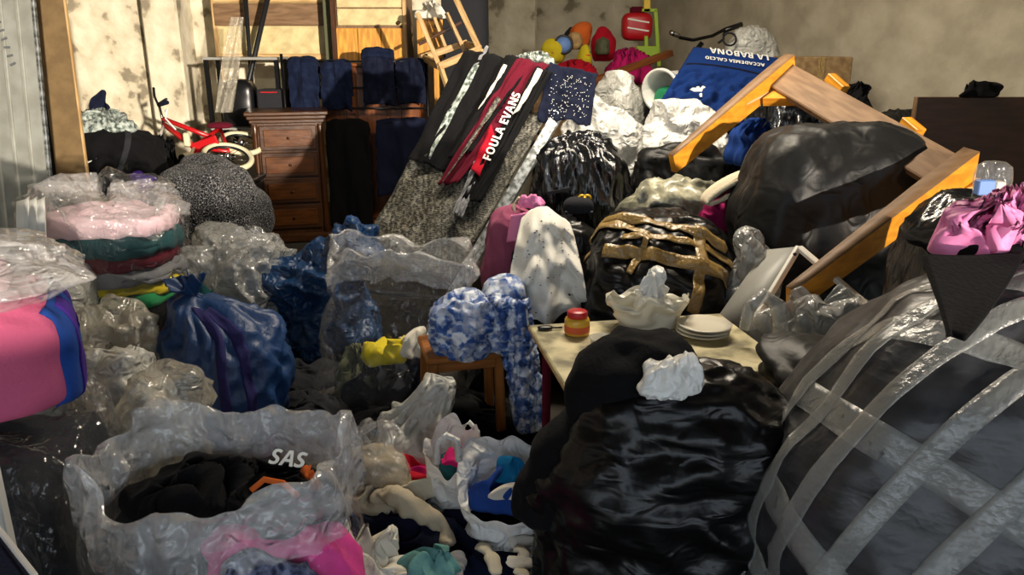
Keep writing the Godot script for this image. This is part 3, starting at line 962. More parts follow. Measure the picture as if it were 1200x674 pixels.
func back_left() -> void:
	# ribbed metal panel
	var a := W(-70, 250, 4.55)
	var b := W(62, 245, 4.55)
	var tl := W(-90, -20, 4.8)
	var tr := W(37, -20, 4.8)
	var dn := (b - tr).normalized()
	var fb := b + dn * (b.y / absf(dn.y))
	var ft := tr
	var t := thing("metal_sheet", "grey ribbed metal sheet leaning upright beside the plywood board", "metal panel", fb)
	var up := (ft - fb)
	var ln := up.length()
	var y := up.normalized()
	var x := (b - a).normalized()
	x = (x - y * x.dot(y)).normalized()
	var z := x.cross(y)
	var bs := Basis(x, y, z)
	part(t, "sheet", box(Vector3(0.75, ln, 0.012), 0.002), M.zinc, up * 0.5 - x * 0.375, bs)
	for k in 7:
		part(t, "rib", box(Vector3(0.022, ln - 0.02, 0.02), 0.008), M.zinc, up * 0.5 - x * (0.09 + 0.095 * k) + z * 0.009, bs)
	part(t, "edge_strip", box(Vector3(0.02, ln, 0.03), 0.005), M.aluminium, up * 0.5, bs)
	for k in 6:
		part(t, "stamped_mark", box(Vector3(0.035, 0.012, 0.004), 0.001), M.print_grey, up * (0.9 - 0.022 * k) - x * (0.2 - 0.012 * k) + z * 0.02, bs * Basis(Vector3(0, 0, 1), 0.2 * (k % 3)))
	# plywood board
	var c := W(69, 100, 5.3)
	var bw := W(86, 60, 5.3).x - W(49, 60, 5.3).x
	t = thing("plywood_board", "tan plywood board standing upright against the stained wall", "board", Vector3(c.x - 0.03, 0, -5.25))
	part(t, "sheet", box(Vector3(bw, 2.35, 0.02), 0.003), M.plywood_v, Vector3(0, 1.17, -0.1), Basis(Vector3.RIGHT, -0.05))
	part(t, "edge_lip", box(Vector3(0.012, 2.35, 0.026), 0.003), M.pale_wood_v, Vector3(bw / 2 + 0.004, 1.17, -0.1), Basis(Vector3.RIGHT, -0.05))
	solo("dark_board", "charcoal sheet standing in for the dark gap behind the ribbed metal sheet", "board", box(Vector3(0.5, 2.3, 0.02), 0.003), M.charcoal_cloth, Vector3(W(28, 60, 5.5).x - 0.1, 1.15, -5.55))  # added dark sheet where there is only a dark gap
	# what lies under the duffel bag: old suitcases
	var dy := W(130, 226, 5.6).y
	t = thing("suitcase", "dark suitcase standing under the black sports bag", "suitcase", Vector3(W(135, 200, 5.75).x, 0, -5.75))
	part(t, "shell", box(Vector3(0.66, dy - 0.02, 0.34), 0.05), M.charcoal_cloth, Vector3(0, (dy - 0.02) / 2, 0))
	part(t, "handle", tube([Vector3(-0.08, dy - 0.06, 0.17), Vector3(-0.08, dy - 0.06, 0.2), Vector3(0.08, dy - 0.06, 0.2), Vector3(0.08, dy - 0.06, 0.17)], 0.01), M.black_plastic)
	var r := Vector3((W(188, 190, 5.7).x - W(78, 190, 5.7).x) / 2, (W(130, 148, 5.7).y - dy) / 1.85, 0.24)
	t = thing("sports_bag", "black sports bag with a small white tick mark beside the plywood board", "bag", Vector3(W(133, 190, 5.7).x, dy - 0.02, -5.7))
	var fn := surf(r, {"p": 3.6, "flat": 0.85, "lump": 0.05, "crease": 0.02, "seed": 12})
	part(t, "body", ball(fn, 80, 50), M.black_cloth)
	part(t, "strap", band(fn, Vector3(-0.45, -0.2, 1).normalized(), Vector3(-0.4, 1, 0.1).normalized(), 0.1, 0.008), M.charcoal_cloth)
	part(t, "strap", band(fn, Vector3(0.4, -0.2, 1).normalized(), Vector3(0.4, 1, 0.1).normalized(), 0.1, 0.008), M.charcoal_cloth)
	part(t, "buckle", box(Vector3(0.03, 0.045, 0.012), 0.004), M.chrome, fn.call(Vector3(0.62, 0.05, 1).normalized()) + Vector3(0, 0, 0.008))
	part(t, "tick_mark", prism(PackedVector2Array([Vector2(-0.035, 0.01), Vector2(-0.02, -0.012), Vector2(0.045, 0.022), Vector2(-0.018, 0.0)]), 0.004), M.print_white, fn.call(Vector3(-0.12, 0.22, 1).normalized()) + Vector3(0, 0, 0.006))
	heap_at("grey_green_shirt", "grey green patterned shirt bundled on top of the black sports bag", "clothing", M.camo_cloth, 72, 133, 168, 162, dy + r.y * 1.7, 0.15, {"seed": 14, "rz": 0.2, "fold": 0.5, "D": 5.72}).position.z = -5.72
	heap_at("dark_blue_cap", "small dark blue cloth peak standing behind the grey green shirt", "clothing", M.navy_cloth, 108, 112, 126, 134, dy + r.y * 1.7, 0.26, {"seed": 15, "rz": 0.07, "D": 5.85}).position.z = -5.85
	heap_at("black_coat", "black coat slumped beside the sports bag, next to the fallen bicycle", "clothing", M.black_cloth, 165, 140, 222, 215, 0.5, 0.55, {"seed": 16, "rz": 0.22, "D": 6.2}).position.z = -6.2
	heap_at("purple_cloth", "purple cloth hanging out below the black sports bag", "clothing", M.purple_cloth, 150, 196, 190, 228, 0.72, 0.22, {"seed": 17, "rz": 0.1, "D": 5.2}).position.z = -5.2
	# what the coat and bicycle lie on
	t = thing("storage_crate", "large dark storage crate under the fallen bicycle", "crate", Vector3(W(235, 190, 7.0).x, 0, -7.0))
	var cy := W(250, 200, 7.0).y - 0.03
	part(t, "body", box(Vector3(1.05, cy - 0.04, 1.1), 0.03), M.dark_steel, Vector3(0, (cy - 0.04) / 2, 0))
	part(t, "lid", box(Vector3(1.1, 0.04, 1.15), 0.015), M.black_plastic, Vector3(0, cy - 0.02, 0))
	t = thing("stuffed_bag", "dark grey bag under the purple cloth and the black coat", "bag", Vector3(W(190, 215, 5.4).x, 0, -5.35))
	part(t, "body", ball(surf(Vector3(0.24, 0.4, 0.24), {"p": 3.4, "seed": 19})), M.black_bag_dull)
	bicycle(cy)
	# speckled blanket over a bundle
	t = bag_at("laundry_bundle", "rounded bundle covered with a black and white speckled blanket", "bundle", M.speckle_cloth, 196, 186, 312, 282, 5.3, 0.36, {"y": 0.36, "p": 2.3, "lump": 0.05, "crease": 0.012, "seed": 21, "flat": 0.9, "shear": Vector3(-0.06, 0, 0)})
	t = thing("plastic_crate", "dark crate carrying the speckled bundle", "crate", Vector3(W(255, 260, 5.3).x, 0, -5.3))
	part(t, "body", box(Vector3(0.6, 0.36, 0.6), 0.02), M.dark_steel, Vector3(0, 0.18, 0))
	for k in 3:
		part(t, "slat", box(Vector3(0.58, 0.05, 0.012), 0.004), M.black_plastic, Vector3(0, 0.08 + 0.1 * k, 0.304))

func bicycle(cy: float) -> void:
	var c := W(235, 175, 6.9)
	var t := thing("child_bicycle", "small red child's bicycle with cream tyres fallen on its side", "bicycle", Vector3(c.x, cy, c.z))
	var o := t.position
	var g := func(px: float, py: float, d: float) -> Vector3: return W(px, py, d) - o
	var fr: Material = M.red_paint
	var hd: Vector3 = g.call(192, 146, 7.0)
	var bb: Vector3 = g.call(228, 172, 6.8)
	var ra: Vector3 = g.call(268, 178, 6.75)
	var st: Vector3 = g.call(258, 150, 7.15)
	part(t, "frame_tube", tube([hd, bb], 0.024), fr)
	part(t, "frame_tube", tube([hd + Vector3(0, 0.05, 0), g.call(245, 160, 6.95)], 0.02), fr)
	part(t, "frame_tube", tube([bb, ra], 0.017), fr)
	part(t, "frame_tube", tube([st, bb], 0.02), fr)
	part(t, "frame_tube", tube([st, ra], 0.014), fr)
	part(t, "chain_guard", box(Vector3(0.24, 0.09, 0.03), 0.012), fr, bb + Vector3(0.1, 0.02, 0.03), Basis(Vector3(0, 0, 1), 0.35))
	part(t, "saddle", ball(surf(Vector3(0.11, 0.03, 0.07), {"lump": 0.0, "crease": 0.0, "taper": 0.2}), 24, 16), M.maroon_cloth, st)
	part(t, "fork", tube([hd, g.call(188, 158, 6.85), g.call(190, 172, 6.7)], 0.014), M.white_paint)
	var stem: Vector3 = g.call(186, 122, 7.05)
	part(t, "stem", tube([hd, stem], 0.012), M.chrome)
	part(t, "handlebar", tube([g.call(180, 103, 7.2), g.call(181, 113, 7.15), g.call(185, 122, 7.1), g.call(195, 116, 7.0)], 0.011), M.dark_steel)
	part(t, "grip", tube([g.call(186, 123, 7.0), g.call(196, 120, 6.9)], 0.018), M.navy_cloth)
	part(t, "brake_lever", tube([g.call(190, 126, 6.95), g.call(193, 131, 6.95), g.call(196, 127, 6.95), g.call(194, 139, 6.95), g.call(206, 152, 6.9)], 0.007, 8), M.white_paint)
	part(t, "pedal", box(Vector3(0.17, 0.05, 0.1), 0.015), M.cream_rubber, g.call(227, 184, 6.6), Basis(Vector3(0, 0, 1), -0.1))
	part(t, "crank", tube([bb, g.call(224, 180, 6.62)], 0.013), M.cream_rubber)
	part(t, "fork_cover", box(Vector3(0.05, 0.12, 0.05), 0.015), M.cream_rubber, g.call(219, 164, 6.75))
	for e in [[267, 184, 6.65, 0.19, 0.9], [283, 168, 7.1, 0.17, 1.0]]:
		var wc: Vector3 = g.call(e[0], e[1], e[2])
		wc.y = maxf(wc.y, 0.06)
		var wheel := part(t, "wheel", torus(e[3], 0.024), M.cream_rubber, wc, Basis(Vector3.RIGHT, 0.35) * Basis(Vector3(0, 0, 1), -0.28))
		part(wheel, "rim", torus(e[3] - 0.025, 0.01), M.dark_steel)
		part(wheel, "hub", tube([Vector3(0, -0.03, 0), Vector3(0, 0.03, 0)], 0.022), M.chrome)
		for k in 10:
			var an := TAU * k / 10
			part(wheel, "spoke", tube([Vector3.ZERO, Vector3(cos(an), 0, sin(an)) * (e[3] - 0.025)], 0.0028, 5), M.chrome)

func torus(R: float, r: float) -> ArrayMesh:
	var f := func(u: float, v: float) -> Vector3:
		var a := TAU * fposmod(u, 1.0)
		var b := TAU * fposmod(v, 1.0)
		return Vector3(cos(a) * (R + r * cos(b)), r * sin(b), sin(a) * (R + r * cos(b)))
	return skin(f, 36, 10)

# ---------------------------------------------------------------- leaning frame with clothes
func rack() -> void:
	var A := W(556, 66, 5.35)
	var B := W(678, 98, 5.15)
	var C := W(534, 345, 4.45)
	var nrm := (B - A).cross(C - B).normalized()
	if nrm.z < 0:
		nrm = -nrm
	var PL := func(px: float, py: float) -> Vector3:
		var r := ray(px, py)
		var e := Vector3(0, CAM_Y, 0)
		return e + r * ((A - e).dot(nrm) / r.dot(nrm))
	var dn := (C - B).normalized()
	var D: Vector3 = C + dn * (C.y - 0.02) / absf(dn.y)
	var E: Vector3 = PL.call(425, 300)
	var dl := (E - A).normalized()
	var F := E + dl * (E.y - 0.02) / absf(dl.y)
	var t := thing("folding_bed_frame", "metal folding bed frame leaning over, its bright aluminium edge showing below the clothes", "bed frame", Vector3(D.x, 0, D.z))
	var o := t.position
	bar(t, "side_rail", B.lerp(D, 0.13) - o + nrm * 0.05, D - o + nrm * 0.05, 0.07, 0.03, M.aluminium, nrm)
	bar(t, "side_rail", A - o, F - o, 0.03, 0.03, M.dark_steel, nrm)
	for k in 6:
		var f := k / 5.0
		bar(t, "cross_bar", A.lerp(F, f) - o, B.lerp(D, f) - o, 0.025, 0.02, M.dark_steel, nrm)
	bar(t, "prop_leg", A.lerp(B, 0.5) - o, Vector3(A.x + 0.5, 0.02, A.z - 0.5) - o, 0.03, 0.03, M.dark_steel, nrm)
	var lay := func(n: String, label: String, m: Material, q: Array, off: float, sd: int, fold := 0.025) -> Node3D:
		var c := [PL.call(q[0], q[1]), PL.call(q[2], q[3]), PL.call(q[4], q[5]), PL.call(q[6], q[7])]
		var base: Vector3 = (c[2] + c[3]) * 0.5
		var th := thing(n, label, "clothing", base)
		var nz := fnl(sd, 4.0, 2)
		var fn := func(u: float, v: float) -> Vector3:
			var p: Vector3 = (c[0] as Vector3).lerp(c[1], u).lerp((c[3] as Vector3).lerp(c[2], u), v)
			var w := fold * sin(u * 8.0 + sd + v * 1.5) * (0.4 + v) + 0.03 * nz.get_noise_2d(u * 0.8, v * 0.6)
			var top := smoothstep(0.0, 0.05, v)
			return p - base + nrm * (off + w * 0.6 - 0.05 * (1.0 - top)) - (c[0] - c[3]).normalized() * 0.012 * nz.get_noise_2d(u * 3.0, 9.0) * v
		part(th, "cloth", sheet(fn, 24, 50, 0.008), m)
		th.set_meta("tmp", 0)
		th.remove_meta("tmp")
		return th
	lay.call("mesh_cover", "shiny grey and black woven cover spread over the leaning bed frame", M.tweed, [505, 150, 648, 128, 530, 330, 424, 292], 0.03, 3, 0.02)
	var a: Node3D = lay.call("black_trousers", "black trousers with a pale grey side stripe laid over the leaning frame", M.black_cloth, [548, 60, 603, 72, 531, 208, 480, 192], 0.065, 4)
	strip(a, "side_stripe", PL, nrm, [558, 84, 564, 86, 507, 194, 500, 190], 0.095, M.camo_cloth)
	strip(a, "cord", PL, nrm, [572, 62, 575, 64, 559, 88, 557, 86], 0.09, M.grey_cloth)
	a = lay.call("black_jacket", "black jacket with white printed flashes beside the striped trousers", M.black_cloth, [597, 68, 627, 80, 556, 186, 528, 196], 0.09, 5)
	strip(a, "white_flash", PL, nrm, [593, 88, 597, 90, 570, 132, 564, 140], 0.13, M.white_cloth)
	a = lay.call("maroon_scarf", "maroon cloth laid between black jacket and lettered scarf", M.maroon_cloth, [610, 74, 648, 82, 541, 222, 517, 224], 0.1, 6, 0.015)
	strip(a, "pale_end", PL, nrm, [586, 126, 590, 130, 536, 208, 524, 224], 0.14, M.tweed)
	a = lay.call("lettered_scarf", "black scarf with bold white lettering and a red end", M.black_cloth, [634, 84, 650, 92, 566, 246, 546, 240], 0.115, 7, 0.012)
	strip(a, "white_lapel", PL, nrm, [632, 94, 638, 97, 611, 142, 603, 148], 0.145, M.white_cloth)
	strip(a, "red_end", PL, nrm, [579, 158, 583, 172, 566, 218, 556, 210], 0.145, M.red_cloth)
	var p0: Vector3 = PL.call(576, 196)
	var p1: Vector3 = PL.call(607, 128)
	var x := (p1 - p0).normalized()
	var y := nrm.cross(x).normalized()
	letters(a, "lettering", "FOULA EVANS", (p1 - p0).length() * 1.12, M.print_white, (p0 + p1) * 0.5 + nrm * 0.15 - a.position, Basis(x, y, nrm))
	lay.call("studded_denim", "dark blue denim sprinkled with small white studs, over the frame's upper corner", M.denim_black, [646, 78, 700, 92, 692, 152, 630, 146], 0.07, 8, 0.03)
	studs(get_child(get_child_count() - 1), PL, nrm)
	lay.call("grey_sleeve", "grey sleeve with a dark cuff hanging at the end of the lettered scarf", M.grey_cloth, [560, 196, 570, 204, 545, 262, 534, 258], 0.11, 9, 0.01)
	heap_at("black_straps", "tangle of black and white straps on the frame's upper edge", "straps", M.camo_cloth, 606, 64, 652, 92, 1.6, 0.1, {"seed": 9, "rz": 0.08, "ff": 9.0, "D": 5.2}).position = PL.call(630, 80) + Vector3(0, 0.0, -0.05)

func strip(p: Node3D, n: String, PL: Callable, nrm: Vector3, q: Array, off: float, m: Material) -> void:
	var c := [PL.call(q[0], q[1]), PL.call(q[2], q[3]), PL.call(q[4], q[5]), PL.call(q[6], q[7])]
	var base := p.position
	var fn := func(u: float, v: float) -> Vector3:
		var w: Vector3 = (c[0] as Vector3).lerp(c[1], u).lerp((c[3] as Vector3).lerp(c[2], u), v)
		return w - base + nrm * (off - 0.01 + 0.008 * sin(v * 14.0 + u * 2.0))
	part(p, n, sheet(fn, 4, 24, 0.006), m)

func studs(p: Node3D, PL: Callable, nrm: Vector3) -> void:
	var rng := RandomNumberGenerator.new()
	rng.seed = 5
	var st := SurfaceTool.new()
	st.begin(Mesh.PRIMITIVE_TRIANGLES)
	var s := SphereMesh.new()
	s.radius = 0.003
	s.height = 0.0045
	s.radial_segments = 6
	s.rings = 3
	for k in 150:
		var v := rng.randf()
		var q: Vector3 = PL.call(lerpf(646, 694, rng.randf()) - v * 6.0, 98 + v * 50)
		st.append_from(s, 0, Transform3D(Basis.IDENTITY, q + nrm * (0.088 + rng.randf() * 0.02) - p.position))
	part(p, "studs", st.commit(), M.print_white).set_meta("kind", "stuff")

# ---------------------------------------------------------------- heap along the slanted wall
func right_heap() -> void:
	var t: Node3D
	# toy crate and toys in the far corner
	var cy := 1.42
	t = thing("toy_crate", "tall brown crate in the corner with toys heaped on it", "crate", Vector3(0.78, 0, -7.75))
	part(t, "body", box(Vector3(1.15, cy, 0.75), 0.01), M.cardboard, Vector3(0, cy / 2, 0))
	for k in 3:
		part(t, "slat", box(Vector3(1.17, 0.1, 0.02), 0.006), M.brown_board, Vector3(0, 0.2 + k * 0.5, 0.38))
	toys(cy)
	# plank
	t = thing("wooden_plank", "narrow reddish wooden plank lying slanted below the toys", "plank", W(740, 80, 6.9))
	bar(t, "board", W(690, 97, 6.8) - t.position, W(786, 62, 7.0) - t.position, 0.1, 0.05, M.red_wood)
	part(t, "nail", tube([Vector3(0, 0.03, 0.0), Vector3(0, 0.036, 0.0)], 0.006, 8), M.dark_steel)
	# bags carrying the upper things, mostly hidden
	var base := [[0.98, 6.62, 0.26, 1.38, 0.22, "under the wooden plank"], [1.62, 6.08, 0.42, 1.28, 0.3, "under the navy kit bag"], [2.55, 5.3, 0.28, 1.32, 0.28, "by the slanted wall under the black cloth"]]
	for e in base:
		t = thing("stuffed_bag", "full dark bag in the heap " + e[5], "bag", Vector3(e[0], 0, -e[1]))
		part(t, "body", ball(surf(Vector3(e[2], e[3] / 1.8, e[4]), {"seed": int(e[1] * 10), "p": 3.2, "lump": 0.04}), 48, 32), M.black_bag_dull)
	# boxes by the wall
	var bx := W(955, 80, 6.0)
	var by := 0.0
	var tops := [0.52, 1.05, W(955, 66, 6.0).y]
	for k in 3:
		t = thing("cardboard_box", ["brown cardboard box at the bottom of the stack by the slanted wall", "brown cardboard box in the middle of the stack by the slanted wall", "open topped brown cardboard box on the stack by the slanted wall"][k], "box", Vector3(bx.x - 0.05 + 0.02 * k, by, -6.05), -0.2 + 0.1 * k)
		var hh: float = tops[k] - by - 0.002
		part(t, "body", box(Vector3(0.44, hh, 0.4), 0.006), M.cardboard, Vector3(0, hh / 2, 0))
		part(t, "tape", box(Vector3(0.05, hh * 0.5, 0.004), 0.001), M.brown_tape, Vector3(0, hh * 0.75, 0.202))
		by = tops[k]
	# bicycle handlebars
	t = thing("bicycle", "bicycle leaning in the corner, only its black handlebar rising above the heap", "bicycle", Vector3(1.75, 0, -6.95))
	var o := t.position
	var hb := W(823, 50, 6.9) - o
	part(t, "handlebar", tube([W(788, 38, 6.7) - o, W(797, 44, 6.75) - o, W(812, 47, 6.85) - o, W(835, 42, 6.95) - o, W(850, 34, 7.05) - o, W(868, 29, 7.1) - o], 0.014), M.black_metal)
	part(t, "grip", tube([W(848, 36, 7.05) - o, W(869, 28.5, 7.1) - o], 0.022), M.black_plastic)
	part(t, "grip", tube([W(786, 38, 6.68) - o, W(795, 42, 6.74) - o], 0.02), M.chrome)
	part(t, "stem", tube([hb, W(810, 66, 6.9) - o], 0.02), M.black_metal)
	part(t, "brake_lever", tube([W(848, 40, 7.02) - o, W(848, 46, 6.98) - o, W(842, 50, 6.95) - o], 0.01), M.black_metal)
	var hd := W(806, 76, 6.9) - o
	part(t, "fork", tube([W(810, 64, 6.9) - o, hd, Vector3(hd.x - 0.05, 0.36, hd.z)], 0.022), M.dark_steel)
	part(t, "frame", tube([hd, Vector3(hd.x + 0.35, 0.45, hd.z - 0.15), Vector3(hd.x + 0.55, 0.36, hd.z - 0.25)], 0.02), M.dark_steel)
	var wb := Basis(Vector3(0, 0, 1), PI / 2) * Basis(Vector3.RIGHT, 0.4)
	var wh := part(t, "wheel", torus(0.33, 0.022), M.black_plastic, Vector3(hd.x - 0.05, 0.36, hd.z), Basis(Vector3.RIGHT, PI / 2))
	part(wh, "hub", tube([Vector3(0, -0.04, 0), Vector3(0, 0.04, 0)], 0.02), M.chrome)
	# white bag behind the kit bag
	t = bag_at("white_sack", "dull white woven sack with a gathered rim behind the navy kit bag", "sack", M.grey_white_bag, 842, 33, 918, 80, 6.55, 0.14, {"y": 0.0, "seed": 31, "p": 3.6, "lump": 0.05})
	part(t, "rim_tie", torus(0.05, 0.008), M.charcoal_cloth, W(855, 46, 6.4) - t.position, Basis(Vector3.RIGHT, 1.2))
	# navy kit bag
	var ka := W(812, 58, 6.15)
	var kb := W(918, 72, 6.15)
	var kc := W(868, 148, 5.62)
	var kd := W(772, 125, 5.62)
	var kn := (kb - ka).cross(kd - ka).normalized()
	if kn.z < 0:
		kn = -kn
	t = thing("kit_bag", "navy football kit bag with white lettering and a white horse emblem", "bag", (kc + kd) * 0.5)
	o = t.position
	var nz := fnl(77, 3.0, 2)
	var kp := func(u: float, v: float) -> Vector3:
		return ka.lerp(kb, u).lerp(kd.lerp(kc, u), v) - o
	var kfront := func(u: float, v: float) -> Vector3:
		var e := pow(4.0 * u * (1.0 - u), 0.5) * pow(4.0 * v * (1.0 - v), 0.4)
		var wr := 0.0 if v < 0.33 else 0.05 * nz.get_noise_2d(u * 1.4, v * 2.2) * smoothstep(0.33, 0.5, v)
		return kp.call(u, v) + kn * (0.02 + 0.05 * e + wr)
	var kback := func(u: float, v: float) -> Vector3:
		var e := pow(4.0 * u * (1.0 - u), 0.5) * pow(4.0 * v * (1.0 - v), 0.4)
		return kp.call(u, v) + kn * (0.02 - 0.08 * e)
	part(t, "front", sheet(kfront, 40, 40, 0.008), M.royal_cloth)
	part(t, "back", sheet(kback, 16, 16, 0.006), M.royal_cloth)
	part(t, "seam", sheet((func(u: float, v: float) -> Vector3: return kfront.call(0.03 + u * 0.94, 0.33 + v * 0.025) + kn * 0.004), 30, 2, 0.006), M.navy_cloth)
	var kx := (ka - kb).normalized()
	var ky := kn.cross(kx).normalized()
	var kbs := Basis(kx, ky, kn)
	letters(t, "lettering", "LA RABONA", 0.44, M.print_white, kfront.call(0.52, 0.09) + kn * 0.012, kbs)
	letters(t, "lettering", "ACCADEMIA CALCIO", 0.44, M.print_white, kfront.call(0.52, 0.235) + kn * 0.012, kbs)
	var horse := PackedVector2Array([Vector2(-0.05, -0.06), Vector2(-0.035, -0.06), Vector2(-0.03, -0.01), Vector2(0.0, -0.005), Vector2(0.005, -0.06), Vector2(0.02, -0.055), Vector2(0.022, 0.0), Vector2(0.035, 0.03), Vector2(0.055, 0.03), Vector2(0.05, 0.05), Vector2(0.03, 0.062), Vector2(0.01, 0.03), Vector2(0.0, 0.07), Vector2(-0.014, 0.065), Vector2(-0.015, 0.03), Vector2(-0.045, 0.025), Vector2(-0.065, 0.0), Vector2(-0.05, 0.0)])
	part(t, "horse_emblem", prism(horse, 0.006), M.print_white, kfront.call(0.34, 0.76) + kn * 0.012, Basis(-kx, -ky, kn))
	# grey clear bag, white bags, bucket
	bag_at("grey_plastic_bag", "pale grey plastic bag with soft folds behind the shining white bag", "bag", M.grey_white_bag, 688, 90, 756, 150, 6.15, 0.16, {"y": 0.0, "seed": 33, "p": 3.0})
	bag_at("white_plastic_bag", "bright white crumpled plastic bag behind the shiny black bag", "bag", M.white_bag, 650, 122, 760, 205, 5.75, 0.2, {"y": 0.0, "seed": 34, "p": 2.8, "lump": 0.1, "crease": 0.05, "cf": 4.0, "nu": 130, "nv": 84, "tie": 0.06, "lean": Vector3(-0.1, 0, 0)})
	bag_at("white_plastic_bag", "white creased plastic bag below the bucket, touching the raised table leg", "bag", M.white_bag, 752, 124, 852, 215, 5.32, 0.16, {"y": 0.0, "seed": 35, "p": 3.2, "lump": 0.08, "crease": 0.06, "cf": 3.4, "nu": 130, "nv": 84})
	t = thing("bucket", "white plastic bucket on its side with a green inside", "bucket", W(775, 106, 5.95))
	var bz := (W(815, 96, 6.25) - W(768, 106, 5.85)).normalized()
	var bxx := Vector3.UP.cross(bz).normalized()
	var bb := Basis(bxx, bz, bxx.cross(bz))
	part(t, "shell", lathe([Vector2(0.0, 0.31), Vector2(0.115, 0.31), Vector2(0.128, 0.1), Vector2(0.145, 0.0), Vector2(0.16, 0.0), Vector2(0.16, -0.02), Vector2(0.14, -0.02), Vector2(0.124, 0.1), Vector2(0.11, 0.295), Vector2(0.0, 0.295)], 36), M.white_plastic, Vector3.ZERO, bb)
	part(t, "green_bowl", ball(surf(Vector3(0.095, 0.1, 0.095), {"lump": 0.01, "crease": 0.0, "seed": 2}), 28, 18), M.green_plastic, Vector3(0.02, -0.07, -0.04), bb)
	# dark grey plastic, grey printed bag, dark bag with blue cloth
	bag_at("dark_plastic_sheet", "dark grey crinkled plastic bag wedged under the white bags", "bag", M.black_bag_dull, 738, 178, 862, 240, 4.88, 0.17, {"y": 0.0, "seed": 36, "p": 4.0, "lump": 0.05, "crease": 0.05, "cdir": Vector3(0.4, 1.6, 1)})
	bag_at("printed_bag", "olive grey bag of clothes in cloudy plastic behind the taped bale", "bag", M.bulk_print, 722, 211, 872, 290, 4.38, 0.19, {"y": 0.0, "seed": 37, "p": 3.0, "lump": 0.06, "crease": 0.04})
	bag_at("pinkish_bag", "pale grey bag with a pinkish top between the taped bale and the big black bag", "bag", M.clear_dense, 856, 268, 908, 330, 3.32, 0.08, {"y": 0.0, "seed": 38, "p": 3.0, "crease": 0.03})
	t = bag_at("bag_with_blue_cloth", "smoky clear bag holding dark and blue clothes under the raised table leg", "bag", M.black_bag_shiny, 872, 108, 968, 170, 4.72, 0.18, {"y": 0.0, "seed": 39, "p": 3.0})
	heap_at("blue_cloth", "bright blue cloth poking out under the raised table leg", "clothing", M.royal_cloth, 852, 158, 905, 196, 0.98, 0.24, {"seed": 40, "rz": 0.12, "D": 4.5}).position = W(878, 192, 4.5)
	# open handbag with magenta cloth
	t = thing("open_handbag", "open cream handbag with a dark red lining lying on the grey bag", "handbag", W(852, 236, 3.95))
	o = t.position
	var rim := func(u: float, v: float) -> Vector3:
		var g := TAU * fposmod(u, 1.0)
		var e := W(858 + cos(g) * lerpf(36, 27, v), 218 - cos(g) * 16 + sin(g) * lerpf(13, 5, v), 3.95 - 0.06 * v)
		return e - o + Vector3(0, -0.02 * v, 0)
	part(t, "rim", sheet(rim, 40, 3, 0.02), M.cream_cloth)
	part(t, "lining", sheet((func(u: float, v: float) -> Vector3:
		var g := TAU * fposmod(u, 1.0)
		return W(858 + cos(g) * 27 * (1.0 - v), 218 - cos(g) * 16 * (1.0 - v) + sin(g) * 5 * (1.0 - v), 3.9 + 0.1 * v) - o), 30, 6, 0.008), M.maroon_cloth)
	heap_at("magenta_cloth", "dark magenta cloth spilling from the open handbag", "clothing", M.magenta_dark, 818, 238, 872, 268, 0.82, 0.15, {"seed": 41, "rz": 0.1, "D": 3.98}).position = W(845, 268, 3.98)
	# shiny black bag and things at its foot
	t = bag_at("shiny_black_bag", "shiny black bag stretched tight, tied up next to the aluminium edge", "bag", M.black_bag_shiny, 622, 158, 736, 262, 4.72, 0.22, {"y": 0.0, "seed": 42, "p": 3.0, "lump": 0.05, "crease": 0.03, "cdir": Vector3(1.4, 0.35, 1.4), "cf": 6.0, "nu": 110, "nv": 70})
	part(t, "tape_mark", box(Vector3(0.13, 0.018, 0.004), 0.002), M.black_plastic, W(655, 224, 4.2) - t.position, Basis(Vector3(0, 0, 1), 0.2))
	t = thing("ribbon_bow", "small gold bow lying on a dark shoe below the shiny black bag", "bow", W(685, 236, 4.1))
	for s in [-1, 1]:
		part(t, "loop", torus(0.016, 0.007), M.gold, Vector3(0.014 * s, 0.015, 0), Basis(Vector3.RIGHT, PI / 2) * Basis(Vector3(0, 1, 0), 0.5 * s))
	part(t, "knot", ball(surf(Vector3(0.01, 0.012, 0.01), {"lump": 0.0, "crease": 0.0}), 12, 8), M.gold, Vector3(0, 0.005, 0.005))
	t = bag_at("dark_shoe", "dark shoe with a rounded toe resting below the shiny black bag", "shoe", M.charcoal_cloth, 660, 230, 696, 250, 4.1, 0.06, {"seed": 43, "lump": 0.01, "crease": 0.0, "flat": 0.5})
	part(t, "sole", box(Vector3(0.15, 0.015, 0.1), 0.006), M.dark_steel, Vector3(0, 0.006, 0))
	# what carries shoe, pink bag and white sheet
	t = thing("stuffed_bag", "black bag standing under the pink bag and the dark shoe", "bag", Vector3(W(650, 260, 4.0).x, 0, -4.0))
	part(t, "body", ball(surf(Vector3(0.24, 0.495, 0.18), {"seed": 91, "p": 3.4, "lump": 0.03}), 48, 32), M.black_bag)
	taped_bale()
	# headboard
	var hx := W(1072, 150, 4.75).x
	var hy := W(1100, 114, 4.75).y
	t = thing("headboard", "plain dark brown wooden headboard standing in front of the slanted wall", "headboard", Vector3(hx + 0.48, 0, -4.78))
	part(t, "panel", box(Vector3(0.96, hy, 0.035), 0.005), M.dark_board, Vector3(0, hy / 2, 0))
	part(t, "edge_strip", box(Vector3(0.01, hy, 0.04), 0.002), M.brown_board_v, Vector3(-0.482, hy / 2, 0))
	heap_at("black_glove", "crumpled black cloth on the headboard's top edge", "clothing", M.black_cloth, 1132, 100, 1172, 116, hy, 0.09, {"seed": 44, "rz": 0.05, "rag": 0.4, "D": 4.78}).position = Vector3(W(1151, 114, 4.75).x, hy + 0.001, -4.78)
